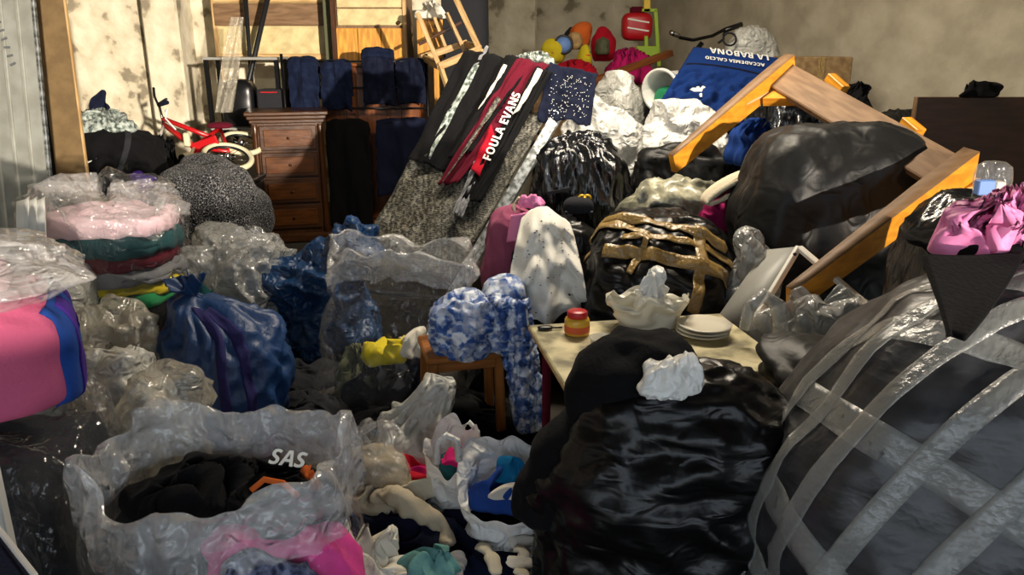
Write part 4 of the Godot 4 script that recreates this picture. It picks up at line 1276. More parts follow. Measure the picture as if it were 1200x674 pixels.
	heap_at("black_cloth", "black cloth crumpled beside the cardboard box by the slanted wall", "clothing", M.black_cloth, 985, 94, 1024, 122, 1.3, 0.22, {"seed": 45, "rz": 0.14, "D": 5.3}).position = Vector3(W(1003, 110, 5.3).x, 1.3, -5.3)
	# clear bag with a hole handle by the table
	t = thing("carrier_bag", "cloudy white carrier bag with a cut handle slumped beside the table corner", "bag", Vector3(1.12, 0, -2.8))
	part(t, "film", film(0.24, 0.16, [[0.0, 0.01], [0.9, 0.0], [1.0, 0.3], [0.95, 0.6], [0.75, 0.75], [0.35, 0.86], [0.05, 0.8]], {"seed": 46, "lump": 0.12, "crease": 0.06, "shear": Vector3(0.03, 0, 0)}), M.clear_dense)
	var hp := W(893, 376, 2.66) - t.position
	part(t, "handle", tube([hp + Vector3(-0.06, -0.03, 0), hp + Vector3(-0.05, 0.05, 0), hp + Vector3(0.0, 0.09, -0.02), hp + Vector3(0.06, 0.05, -0.02), hp + Vector3(0.07, -0.05, 0.0)], [0.02, 0.022, 0.028, 0.03, 0.03]), M.clear_dense)
	heap_at("beige_cloth", "beige cloth inside the cloudy white carrier bag", "clothing", M.beige_cloth, 925, 380, 1000, 420, 0.02, 0.6, {"seed": 48, "rz": 0.11, "D": 2.8}).position = Vector3(1.14, 0.01, -2.8)

func toys(cy: float) -> void:
	var t: Node3D
	# plush and plastic toys, each its own
	for e in [["plush_toy", "yellow plush head with orange fringe beside the blue disc", M.yellow_cloth, 636, 47, 661, 74, 7.5, 51], ["plush_toy", "orange plush body sitting above the yellow ones", M.orange_cloth, 672, 28, 695, 58, 7.7, 52],
			["plush_toy", "yellow plush duck with dark eye in the middle of the toy heap", M.yellow_cloth, 680, 52, 694, 76, 7.5, 53], ["plush_toy", "dark brown plush ball behind the toy heap", M.charcoal_cloth, 662, 30, 677, 50, 7.8, 54],
			["plush_toy", "red plush lump with a dark hood at the heap's middle", M.red_cloth, 692, 34, 720, 72, 7.6, 55], ["plush_toy", "dark green toy bag between red cloths", M.olive_cloth, 700, 44, 716, 64, 7.42, 56], ["plush_toy", "peach plush ear with green ribbon", M.pale_wood, 664, 38, 682, 58, 7.6, 57]]:
		t = bag_at(e[0], e[1], "toy", e[2], e[3], e[4], e[5], e[6], e[7], 0.1, {"seed": e[8], "lump": 0.05, "crease": 0.01, "p": 2.2, "nu": 40, "nv": 28})
		var rr: float = (W(e[5], e[4], e[7]).x - W(e[3], e[4], e[7]).x) * 0.5
		var hh: float = W(650, e[4], e[7]).y - t.position.y
		if e[8] in [51, 53]:
			for s in [-1, 1]:
				part(t, "eye", ball(surf(Vector3(0.012, 0.012, 0.008), {"lump": 0.0, "crease": 0.0}), 12, 8), M.black_plastic, Vector3(s * rr * 0.35, hh * 0.55, 0.1))
			part(t, "beak", ball(surf(Vector3(0.03, 0.014, 0.03), {"lump": 0.0, "crease": 0.0}), 14, 10), M.orange_cloth, Vector3(0, hh * 0.4, 0.1))
	t = thing("toy_disc", "round pale blue toy disc with a dark rim standing among the plush toys", "toy", W(660, 66, 7.4))
	var db := Basis(Vector3(0, 0, 1), 0.4) * Basis(Vector3.RIGHT, PI / 2 - 0.2)
	part(t, "disc", tube([Vector3(0, -0.01, 0), Vector3(0, 0.01, 0)], 0.07, 28), M.blue_paper, Vector3(0, 0.1, 0), db)
	part(t, "rim", torus(0.075, 0.014), M.dark_steel, Vector3(0, 0.1, 0), db)
	heap_at("red_blanket", "red fleece spread below the plush toys", "clothing", M.red_cloth, 655, 62, 702, 96, cy, 0.16, {"seed": 58, "rz": 0.2, "fold": 0.35, "D": 7.3}).position = W(676, 92, 7.3)
	heap_at("magenta_blanket", "magenta and red cloth spread under the toy machine", "clothing", M.hot_pink_cloth, 715, 30, 768, 90, cy, 0.3, {"seed": 59, "rz": 0.26, "D": 7.5}).position = Vector3(W(740, 60, 7.4).x, cy, -7.5)
	# red toy machine on a lime green frame
	t = thing("toy_machine", "red toy gas bottle with white stripes hung in a lime green frame", "toy", Vector3(W(748, 50, 7.6).x, cy + 0.02, -7.85))
	var o := t.position
	var rb := W(746, 32, 7.7) - o
	part(t, "body", ball(surf(Vector3(0.14, 0.125, 0.1), {"p": 4.0, "lump": 0.0, "crease": 0.0, "flat": 1.0}), 32, 24), M.red_plastic, rb - Vector3(0, 0.12, 0))
	for k in 2:
		part(t, "stripe", box(Vector3(0.2, 0.014, 0.01), 0.004), M.print_white, rb + Vector3(0, 0.055 - 0.075 * k, 0.1), Basis(Vector3(0, 0, 1), -0.16))
	part(t, "cap", box(Vector3(0.13, 0.06, 0.1), 0.02), M.maroon_cloth, rb + Vector3(0.0, 0.15, 0))
	for q in [[768, 12, 772, 78], [757, 42, 757, 80]]:
		bar(t, "frame_post", W(q[0], q[1], 7.62) - o, W(q[2], q[3], 7.62) - o, 0.04, 0.035, M.lime_plastic, Vector3.RIGHT)
	bar(t, "frame_bar", W(752, 12, 7.62) - o, W(770, 12, 7.62) - o, 0.04, 0.03, M.lime_plastic)
	bar(t, "frame_bar", W(745, 62, 7.62) - o, W(772, 62, 7.62) - o, 0.05, 0.12, M.lime_plastic)
	bar(t, "handle", W(758, -6, 7.62) - o, W(758, 14, 7.62) - o, 0.04, 0.06, M.yellow_plastic, Vector3.RIGHT)

func taped_bale() -> void:
	var t := bag_at("taped_bale", "round black bale crossed with strips of brown tape behind the table", "bale", M.black_bag, 676, 254, 866, 372, 3.55, 0.34, {"y": 0.0, "seed": 61, "p": 2.7, "lump": 0.04, "crease": 0.02, "nu": 130, "nv": 84})
	var mid := W(771, 313, 3.55)
	var r := Vector3((W(866, 313, 3.55).x - W(676, 313, 3.55).x) * 0.5, W(771, 254, 3.55).y / 1.8, 0.34)
	var fn := surf(r, {"seed": 61, "p": 2.7, "lump": 0.04, "crease": 0.02})
	var dir := func(px: float, py: float) -> Vector3:
		# direction from the bale's middle to where this line of sight meets it
		var e := Vector3(0, CAM_Y, 0) - t.position - Vector3(0, r.y * 0.8, 0)
		var d := ray(px, py).normalized()
		var es := e / r
		var ds := d / r
		var a := ds.dot(ds)
		var b := es.dot(ds)
		var c := es.dot(es) - 1.25
		var q := b * b - a * c
		var k := (-b - sqrt(maxf(q, 0.0))) / a
		return ((es + ds * k)).normalized()
	for q in [[700, 262, 776, 262, 846, 296, 0.1], [730, 278, 800, 280, 858, 322, 0.08], [712, 298, 780, 308, 856, 336, 0.12], [764, 268, 752, 290, 738, 322, 0.07], [818, 262, 822, 300, 808, 365, 0.11], [686, 302, 698, 270, 738, 260, 0.09], [690, 276, 720, 264, 760, 270, 0.08]]:
		part(t, "tape_strip", band(fn, dir.call(q[0], q[1]), dir.call(q[4], q[5]), q[6], 0.008, 28, 0.004, dir.call(q[2], q[3])), M.brown_tape)

# ---------------------------------------------------------------- upturned table
func upturned_table_and_black_bag() -> void:
	bag_at("big_black_bag", "huge dull black bag under the upturned wooden table", "bag", M.black_bag_dull, 868, 146, 1112, 372, 3.8, 0.36, {"y": 0.0, "seed": 71, "p": 3.2, "lump": 0.035, "crease": 0.012, "cdir": Vector3(1, 0.5, 1), "nu": 110, "nv": 72, "shear": Vector3(-0.08, 0, 0)})
	var A := W(926, 76, 4.6)
	var E := W(1136, 192, 3.4)
	var t := thing("upturned_table", "wooden table frame turned over on the bags, pale orange legs in the air", "table", Vector3(1.6, 1.0, -3.9))
	var o := t.position
	var L1 := W(788, 192, 4.05)
	var L2 := W(926, 352, 2.85)
	var along := (E - A).normalized()
	var down := ((L1 - A).normalized() + (L2 - E).normalized()).normalized()
	# wide apron board between the legs: its flat side faces up, shade put into the brown
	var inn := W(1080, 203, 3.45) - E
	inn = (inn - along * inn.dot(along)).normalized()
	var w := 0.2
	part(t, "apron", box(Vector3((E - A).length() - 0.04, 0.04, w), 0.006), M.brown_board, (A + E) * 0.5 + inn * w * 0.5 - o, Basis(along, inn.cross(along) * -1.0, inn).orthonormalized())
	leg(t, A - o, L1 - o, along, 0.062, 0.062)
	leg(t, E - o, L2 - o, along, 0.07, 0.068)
	# corner blocks and broken slats
	var blk := PackedVector2Array([Vector2(0, 0), Vector2(0.26, 0.0), Vector2(0.0, 0.2)])
	part(t, "corner_block", prism(blk, 0.05), M.orange_wood, W(921, 100, 4.5) - o, Basis(along, down, along.cross(down)))
	bar(t, "slat", W(872, 122, 4.35) - o, W(908, 104, 4.5) - o, 0.03, 0.02, M.pale_wood)
	bar(t, "slat", W(1000, 148, 3.85) - o, W(1038, 184, 3.6) - o, 0.03, 0.012, M.pale_wood)
	bar(t, "slat", W(1040, 176, 3.7) - o, W(1072, 200, 3.5) - o, 0.06, 0.02, M.orange_wood)
	bar(t, "far_leg_end", W(972, 90, 4.55) - o, W(990, 106, 4.45) - o, 0.06, 0.05, M.orange_wood)
	bar(t, "far_leg_end", W(1060, 142, 3.95) - o, W(1078, 157, 3.85) - o, 0.06, 0.05, M.orange_wood)
	bar(t, "stretcher", E + Vector3(0.02, -0.08, 0) - o, E + Vector3(0.09, -0.3, 0.0) - o, 0.1, 0.1, M.orange_wood)
	# white metal panel
	t = thing("metal_drawer_frame", "white metal drawer frame leaning between the taped bale and the table", "frame", W(870, 380, 3.1))
	t.position.y = 0.0
	o = t.position
	var P := W(897, 294, 3.3)
	var Q := W(936, 290, 3.15)
	var R := W(878, 386, 2.95)
	var S := W(842, 372, 3.1)
	var R2 := R
	var S2 := S
	part(t, "side_panel", sheet((func(u: float, v: float) -> Vector3: return P.lerp(Q, u).lerp(S2.lerp(R2, u), v) - o), 2, 2, 0.012), M.grey_paint)
	bar(t, "edge_bar", Q - o, R2 - o, 0.02, 0.03, M.white_paint)
	for e in [R, S]:
		bar(t, "foot_bar", e - o, Vector3(e.x, 0.0, e.z) - o, 0.02, 0.02, M.white_paint, Vector3.RIGHT)
	var Z := W(1032, 372, 2.75)
	bar(t, "cross_bar", Q - o, Z - o, 0.03, 0.02, M.white_paint)
	bar(t, "back_bar", Z - o, Vector3(Z.x, 0.02, Z.z) - o, 0.02, 0.02, M.white_paint, Vector3.RIGHT)
	part(t, "screw", tube([Vector3.ZERO, Vector3(0, 0.002, 0.008)], 0.007, 10), M.dark_steel, W(931, 298, 3.1) - o)

func leg(t: Node3D, a: Vector3, b: Vector3, along: Vector3, w: float, th: float) -> void:
	# tapering table leg: thick at the apron, slender at the foot
	var d := (b - a).normalized()
	var s := (along - d * along.dot(d)).normalized()
	var n := d.cross(s).normalized()
	var l := (b - a).length()
	var st := SurfaceTool.new()
	var v := PackedVector3Array()
	var uv := PackedVector2Array()
	var ix := PackedInt32Array()
	for k in [[0.0, 1.0], [0.28, 1.0], [1.0, 0.55]]:
		var c: Vector3 = a + d * l * k[0]
		var hw: float = w * k[1] * 0.5
		var ht: float = th * (0.6 + 0.4 * k[1])
		for q in [[-1, -1], [1, -1], [1, 1], [-1, 1]]:
			v.append(c + s * q[0] * hw + n * q[1] * ht)
			uv.append(Vector2.ZERO)
	st.begin(Mesh.PRIMITIVE_TRIANGLES)
	st.set_smooth_group(-1)
	var mid := (a + b) * 0.5
	var faces := []
	for k in 2:
		for q in 4:
			var i0 := k * 4 + q
			var i1 := k * 4 + (q + 1) % 4
			faces.append([i0, i1, i1 + 4, i0 + 4])
	faces.append([0, 1, 2, 3])
	faces.append([8, 9, 10, 11])
	for f in faces:
		var cc := (v[f[0]] + v[f[1]] + v[f[2]] + v[f[3]]) * 0.25
		var ax := a + d * (cc - a).dot(d)
		var outw := cc - ax
		if outw.length() < 0.005:
			outw = cc - mid
		var ids: Array = f
		if (v[f[1]] - v[f[0]]).cross(v[f[2]] - v[f[0]]).dot(outw) > 0:
			ids = [f[3], f[2], f[1], f[0]]
		for e in [0, 1, 2, 0, 2, 3]:
			st.add_vertex(v[ids[e]])
	st.generate_normals()
	part(t, "leg", st.commit(), M.orange_wood)
	var top := n if n.y > 0 else -n  # upper side of the leg: shade put into a brown sheet
	part(t, "shade_face", sheet((func(u: float, x: float) -> Vector3:
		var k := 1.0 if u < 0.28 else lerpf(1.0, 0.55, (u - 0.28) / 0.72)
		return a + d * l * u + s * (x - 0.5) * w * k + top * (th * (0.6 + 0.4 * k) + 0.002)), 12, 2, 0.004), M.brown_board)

# ---------------------------------------------------------------- bags to the side of the bicycle
func folded(n: String, label: String, m: Material, at: Vector3, r: Vector3, sd: int, yaw := 0.0, grp := "") -> void:
	solo(n, label, "clothing", ball(surf(r, {"p": 4.2, "flat": 0.85, "lump": 0.045, "crease": 0.02, "cf": 6.0, "seed": sd}), 48, 24), m, at, yaw, grp)

func middle_left() -> void:
	var t: Node3D
	# clear bag of folded clothes
	var c := W(138, 320, 3.85)
	t = thing("clear_clothes_bag", "tall clear plastic bag packed with folded coloured clothes", "bag", Vector3(c.x, 0.0, -3.85))
	var hw := (W(214, 320, 3.85).x - W(64, 320, 3.85).x) / 2
	part(t, "film", film(hw, 0.27, [[0.0, 0.3], [0.95, 0.3], [1.0, 0.45], [1.0, 0.7], [1.0, 0.9], [1.02, 1.02], [0.7, 1.07], [0.2, 1.04]], {"seed": 101, "lump": 0.05, "crease": 0.03, "p": 4.0, "rim": 0.06}), M.clear)
	part(t, "folded_top", film(hw * 0.98, 0.26, [[1.0, 0.92], [1.04, 0.98], [0.95, 1.05], [0.6, 1.1], [0.1, 1.08]], {"seed": 103, "lump": 0.1, "crease": 0.05, "p": 3.5, "rim": 0.08}), M.clear_milky)
	var layers := [["dark_red_jumper", "dark red jumper at the bottom of the clear clothes bag", M.maroon_cloth, 0.1], ["black_trousers", "black trousers with white stitching folded in the clear clothes bag", M.black_cloth, 0.12], ["green_shirt", "green shirt with light edge folded in the clear clothes bag", M.green_cloth, 0.05], ["yellow_shirt", "yellow and orange shirt folded above the green one", M.yellow_cloth, 0.06], ["grey_shirt", "grey crumpled shirt folded in the clear clothes bag", M.grey_cloth, 0.08], ["striped_shirt", "maroon shirt folded under the dark teal one", M.maroon_cloth, 0.07], ["teal_shirt", "dark teal shirt folded near the top of the clear clothes bag", M.dark_teal_cloth, 0.11], ["pale_pink_shirt", "pale pink shirt on top of the folded clothes", M.pale_pink_cloth, 0.1]]
	var y := 0.325
	for k in layers.size():
		var e: Array = layers[k]
		folded(e[0], e[1], e[2], Vector3(c.x + 0.015 * sin(k * 2.1), y, -3.84), Vector3(hw * 0.88, e[3] / 1.85, 0.21), 110 + k, 0.05 * sin(k * 3.0))
		y += e[3] - 0.006
	t = thing("stuffed_bag", "dark bag standing under the clear bag of folded clothes", "bag", Vector3(c.x, 0, -3.85))
	part(t, "body", ball(surf(Vector3(0.33, 0.165, 0.26), {"seed": 120, "p": 4.0, "lump": 0.02, "crease": 0.01}), 40, 24), M.black_bag_dull)
	# white tubs
	t = thing("stuffed_bag", "grey bag under the white nested tubs", "bag", Vector3(W(30, 300, 3.5).x, 0, -3.5))
	part(t, "body", ball(surf(Vector3(0.25, 0.45, 0.22), {"seed": 121, "p": 3.4, "lump": 0.03}), 40, 24), M.grey_white_bag)
	for k in 3:
		var q := W(34 + 9 * k, 285, 3.5)
		solo("white_tub", ["white plastic tub standing on edge against the clear bags", "white plastic tub nested between two others", "white plastic tub standing on edge next to the packed clothes"][k], "tub", lathe([Vector2(0.0, 0.03), Vector2(0.09, 0.03), Vector2(0.1, 0.0), Vector2(0.115, -0.02), Vector2(0.108, -0.02), Vector2(0.095, 0.0), Vector2(0.085, 0.024), Vector2(0.0, 0.024)], 28), M.white_plastic, Vector3(q.x, q.y + 0.1, -3.5 + 0.0), 0.0, "white tubs standing on edge").basis = Basis(Vector3(0, 1, 0), 0.5) * Basis(Vector3(0, 0, 1), 1.45)
	# cloudy bag beside the speckled bundle
	t = bag_at("cloudy_bag", "cloudy grey plastic bag sagging beside the tied blue bag", "bag", M.clear_dense, 212, 276, 330, 370, 4.36, 0.26, {"y": 0.0, "seed": 122, "lump": 0.12, "crease": 0.05, "p": 2.6, "nu": 130, "nv": 84})
	part(t, "corner_flap", film(0.1, 0.05, [[0.4, 0.0], [1.0, 0.05], [0.8, 0.1], [0.3, 0.12]], {"seed": 123, "lump": 0.05}), M.clear_milky, W(292, 292, 4.15) - t.position)
	heap_at("green_black_cloth", "dark green cloth pressed between the cloudy bag and packed clothes", "clothing", M.dark_teal_cloth, 206, 318, 246, 350, 0.0, 0.55, {"seed": 124, "rz": 0.08, "D": 3.95}).position = Vector3(W(226, 330, 3.92).x, 0, -3.95)
	# blue tarpaulin bags
	t = bag_at("blue_tarpaulin_bag", "slumped dark blue tarpaulin bag with a folded peak", "bag", M.blue_tarp, 322, 290, 428, 402, 4.45, 0.26, {"y": 0.0, "seed": 125, "lump": 0.14, "crease": 0.05, "p": 2.6, "nu": 130, "nv": 84})
	part(t, "peak", ball(surf(Vector3(0.13, 0.16, 0.1), {"seed": 126, "lump": 0.08, "crease": 0.04, "p": 2.2}), 40, 28), M.blue_tarp, W(408, 318, 4.35) - t.position, Basis(Vector3(0, 0, 1), -0.3))
	t = bag_at("tied_blue_bag", "round blue plastic bag with purple stripes, tied in a knot", "bag", M.blue_bag, 190, 362, 333, 478, 3.3, 0.26, {"y": 0.05, "seed": 127, "lump": 0.03, "crease": 0.02, "p": 2.5, "tie": 0.05, "lean": Vector3(-0.09, 0, 0), "folds": 15.0, "nu": 96, "nv": 64, "knot": 0.1, "knotrot": Vector3(0.2, 0, 0.35)})
	var mid := W(261, 420, 3.3)
	var rr := Vector3((W(333, 420, 3.3).x - W(190, 420, 3.3).x) / 2, (W(261, 362, 3.3).y - 0.05) / 1.8, 0.26)
	var fn := surf(rr, {"seed": 127, "lump": 0.03, "crease": 0.02, "p": 2.5, "tie": 0.05, "lean": Vector3(-0.09, 0, 0), "folds": 15.0})
	for q in [[0.25, 0.045], [0.62, 0.05]]:
		part(t, "stripe", band(fn, Vector3(q[0] * 0.3, 0.9, 0.25).normalized(), Vector3(q[0] * 1.1, -0.75, 0.8).normalized(), q[1] * 3.2, 0.003, 30, 0.002), M.stripe_purple)
	t = thing("flat_bundle", "flat dark bundle under the tied blue bag", "bundle", Vector3(mid.x, 0, -3.3))
	part(t, "body", ball(surf(Vector3(0.28, 0.033, 0.26), {"p": 4.0, "lump": 0.0, "crease": 0.0}), 32, 16), M.navy_cloth)
	# pale plastics in front of the folded clothes
	bag_at("beige_plastic_bag", "beige crumpled plastic bag in front of the packed clothes", "bag", M.clear_beige, 88, 372, 196, 420, 3.2, 0.2, {"y": 0.0, "seed": 130, "lump": 0.1, "crease": 0.04, "p": 2.6, "nu": 120, "nv": 80})
	heap_at("olive_shirt", "olive shirt inside the beige crumpled plastic bag", "clothing", M.olive_cloth, 100, 380, 195, 420, 0.0, 0.5, {"seed": 131, "rz": 0.13, "D": 3.2}).position = Vector3(W(150, 390, 3.2).x, 0.01, -3.2)
	bag_at("white_sheet_bag", "smooth whitish plastic bag lying beside the pink storage bag", "bag", M.grey_white_bag, 92, 404, 192, 470, 2.75, 0.18, {"y": 0.0, "seed": 132, "lump": 0.1, "crease": 0.02, "p": 2.8})
	bag_at("square_beige_bag", "beige plastic with a square folded corner behind the open clear bag", "bag", M.clear_beige, 132, 446, 220, 500, 2.42, 0.12, {"y": 0.0, "seed": 133, "lump": 0.08, "crease": 0.04, "p": 5.0})
	# pink storage bag pile
	t = thing("dark_clear_bag", "clear bag full of dark clothes at the bottom under the pink storage bag", "bag", Vector3(-1.66, 0, -2.02))
	part(t, "film", film(0.5, 0.34, [[0.0, 0.005], [0.95, 0.0], [1.05, 0.3], [1.0, 0.62], [0.9, 0.77], [0.0, 0.8]], {"seed": 134, "lump": 0.06, "crease": 0.03}), M.clear)
	folded("dark_clothes", "heap of black clothes inside the clear bag under the pink storage bag", M.charcoal_cloth, Vector3(-1.66, 0.015, -2.02), Vector3(0.44, 0.37, 0.29), 135)
	t = thing("pink_storage_bag", "bright pink storage bag with blue and purple striped side", "bag", Vector3(-1.72, 0.8, -1.95), 0.5)
	var pr := Vector3(0.49, 0.15, 0.24)
	var pf := surf(pr, {"p": 6.0, "flat": 0.9, "lump": 0.03, "crease": 0.012, "seed": 136})
	part(t, "body", ball(pf, 80, 48), M.rose_cloth)
	part(t, "side_panel", sheet((func(u: float, v: float) -> Vector3:
		var q := Vector3(1.0, 1.0 - v * 2.0, 0.92 - u * 1.8).normalized()
		return pf.call(q) + Vector3(0.004, 0, 0)), 24, 24, 0.005), M.blue_cloth)
	for zc in [0.45, -0.35]:
		part(t, "side_stripe", sheet((func(u: float, v: float) -> Vector3:
			var q := Vector3(1.0, 0.93 - v * 1.86, zc + (u - 0.5) * 0.3).normalized()
			return pf.call(q) + Vector3(0.009, 0, 0)), 6, 24, 0.005), M.purple_cloth)
	M.rose_cloth.albedo_color = Color("#c05a7c")
	t = thing("tied_clear_bag", "glossy clear plastic bag lying on the pink storage bag", "bag", Vector3(-1.7, 1.085, -2.02), 0.45)
	part(t, "film", film(0.46, 0.27, [[0.0, 0.005], [0.9, 0.0], [1.08, 0.05], [0.98, 0.11], [0.65, 0.17], [0.25, 0.2], [0.0, 0.19]], {"seed": 137, "lump": 0.14, "crease": 0.06, "nu": 110, "nv": 60}), M.clear_rim)
	part(t, "inner_fold", film(0.38, 0.22, [[0.0, 0.02], [0.9, 0.015], [1.0, 0.05], [0.7, 0.1], [0.0, 0.12]], {"seed": 139, "lump": 0.16, "crease": 0.08, "nu": 90, "nv": 40}), M.clear_milky)
	folded("pale_clothes", "pale clothes inside the glossy clear bag on the pink storage bag", M.pale_pink_cloth, Vector3(-1.72, 1.095, -2.02), Vector3(0.3, 0.045, 0.17), 138)
	# string by the blue side
	solo("white_string", "thin white string hanging down beside the pink storage bag", "string", tube([W(73, 340, 2.45), W(82, 390, 2.42), W(92, 425, 2.4), W(97, 470, 2.38)], 0.004, 6), M.white_cloth)
	# white post and dark case at the very edge
	solo("white_board", "narrow white board standing upright against the dark clear bag", "board", box(Vector3(0.06, 0.8, 0.03), 0.004), M.white_paint, Vector3(W(-16, 560, 1.66).x, 0.4, -1.66))
	var ca := H(-14, 604, 0.8)
	var cb := H(42, 676, 0.8)
	t = thing("dark_case", "dark blue case with a white edge strip standing below the white board", "case", Vector3(ca.x, 0, ca.z))
	var cdir := (cb - ca).normalized()
	var cside := Vector3.UP.cross(cdir).normalized()
	if cside.x > 0:
		cside = -cside
	part(t, "shell", box(Vector3((cb - ca).length(), 0.795, 0.2), 0.015), M.navy_cloth, (ca + cb) * 0.5 + cside * 0.1 - t.position - Vector3(0, 0.4025, 0), Basis(cdir, Vector3.UP, cdir.cross(Vector3.UP)))
	bar(t, "edge_strip", ca - t.position, cb - t.position, 0.01, 0.01, M.white_paint)
	# clear bag in the middle with yellow cloth
	c = W(450, 390, 3.7)
	t = thing("open_clear_bag", "tall open clear bag with yellow and dark clothes at the bottom", "bag", Vector3(W(455, 400, 3.72).x, 0.0, -3.72))
	part(t, "film", film(0.32, 0.22, [[0.0, 0.02], [1.05, 0.01], [1.12, 0.2], [1.0, 0.45], [0.92, 0.65], [0.95, 0.82]], {"seed": 141, "lump": 0.08, "crease": 0.035, "p": 2.6, "shear": Vector3(0.1, 0, 0), "rim": 0.05, "folds": 7.0}), M.clear)
	part(t, "rim_fold", film(0.32, 0.22, [[0.96, 0.82], [0.99, 0.83], [0.99, 0.76], [0.96, 0.68]], {"seed": 141, "lump": 0.08, "crease": 0.035, "p": 2.6, "shear": Vector3(0.1, 0, 0), "rim": 0.05, "folds": 7.0, "nv": 16}), M.clear_rim)
	for e in [["yellow_shirt", "yellow shirt with white tag lying in the open clear bag", M.yellow_cloth, 425, 478, 382, 422, 0.3, 0.14, 0.1], ["white_shirt", "white cloth beside the yellow shirt in the open clear bag", M.white_cloth, 470, 505, 380, 415, 0.3, 0.12, 0.08]]:
		heap_at(e[0], e[1], "clothing", e[2], e[3], e[5], e[4], e[6], e[7], e[8], {"seed": int(e[3]), "rz": e[9], "D": 3.62}).position = W((e[3] + e[4]) / 2.0, e[6], 3.62)
	for e in [["dark_clothes", "dark clothes at the bottom of the tall open clear bag", M.charcoal_cloth, 0.27, 0.17, 0.2, 143, 0.0, 0.0], ["olive_jumper", "olive jumper crumpled on the dark clothes in the tall open clear bag", M.olive_cloth, 0.13, 0.1, 0.2, 145, -0.12, 0.03], ["grey_jumper", "grey jumper crumpled under the yellow shirt", M.grey_cloth, 0.14, 0.12, 0.24, 146, 0.05, -0.01], ["navy_shirt", "navy shirt crumpled at the side of the tall open clear bag", M.navy_cloth, 0.1, 0.1, 0.22, 147, 0.17, 0.03]]:
		solo(e[0], e[1], "clothing", crumple(e[3], e[4], e[5], {"seed": e[6], "fold": 0.6, "rag": 0.2}), e[2], Vector3(W(450, 440, 3.72).x + e[7], 0.03, -3.72 + e[8]))
	heap_at("black_yellow_top", "black top with yellow print pressed at the foot of the open clear bag", "clothing", M.olive_cloth, 396, 428, 452, 470, 0.0, 0.3, {"seed": 144, "rz": 0.1})

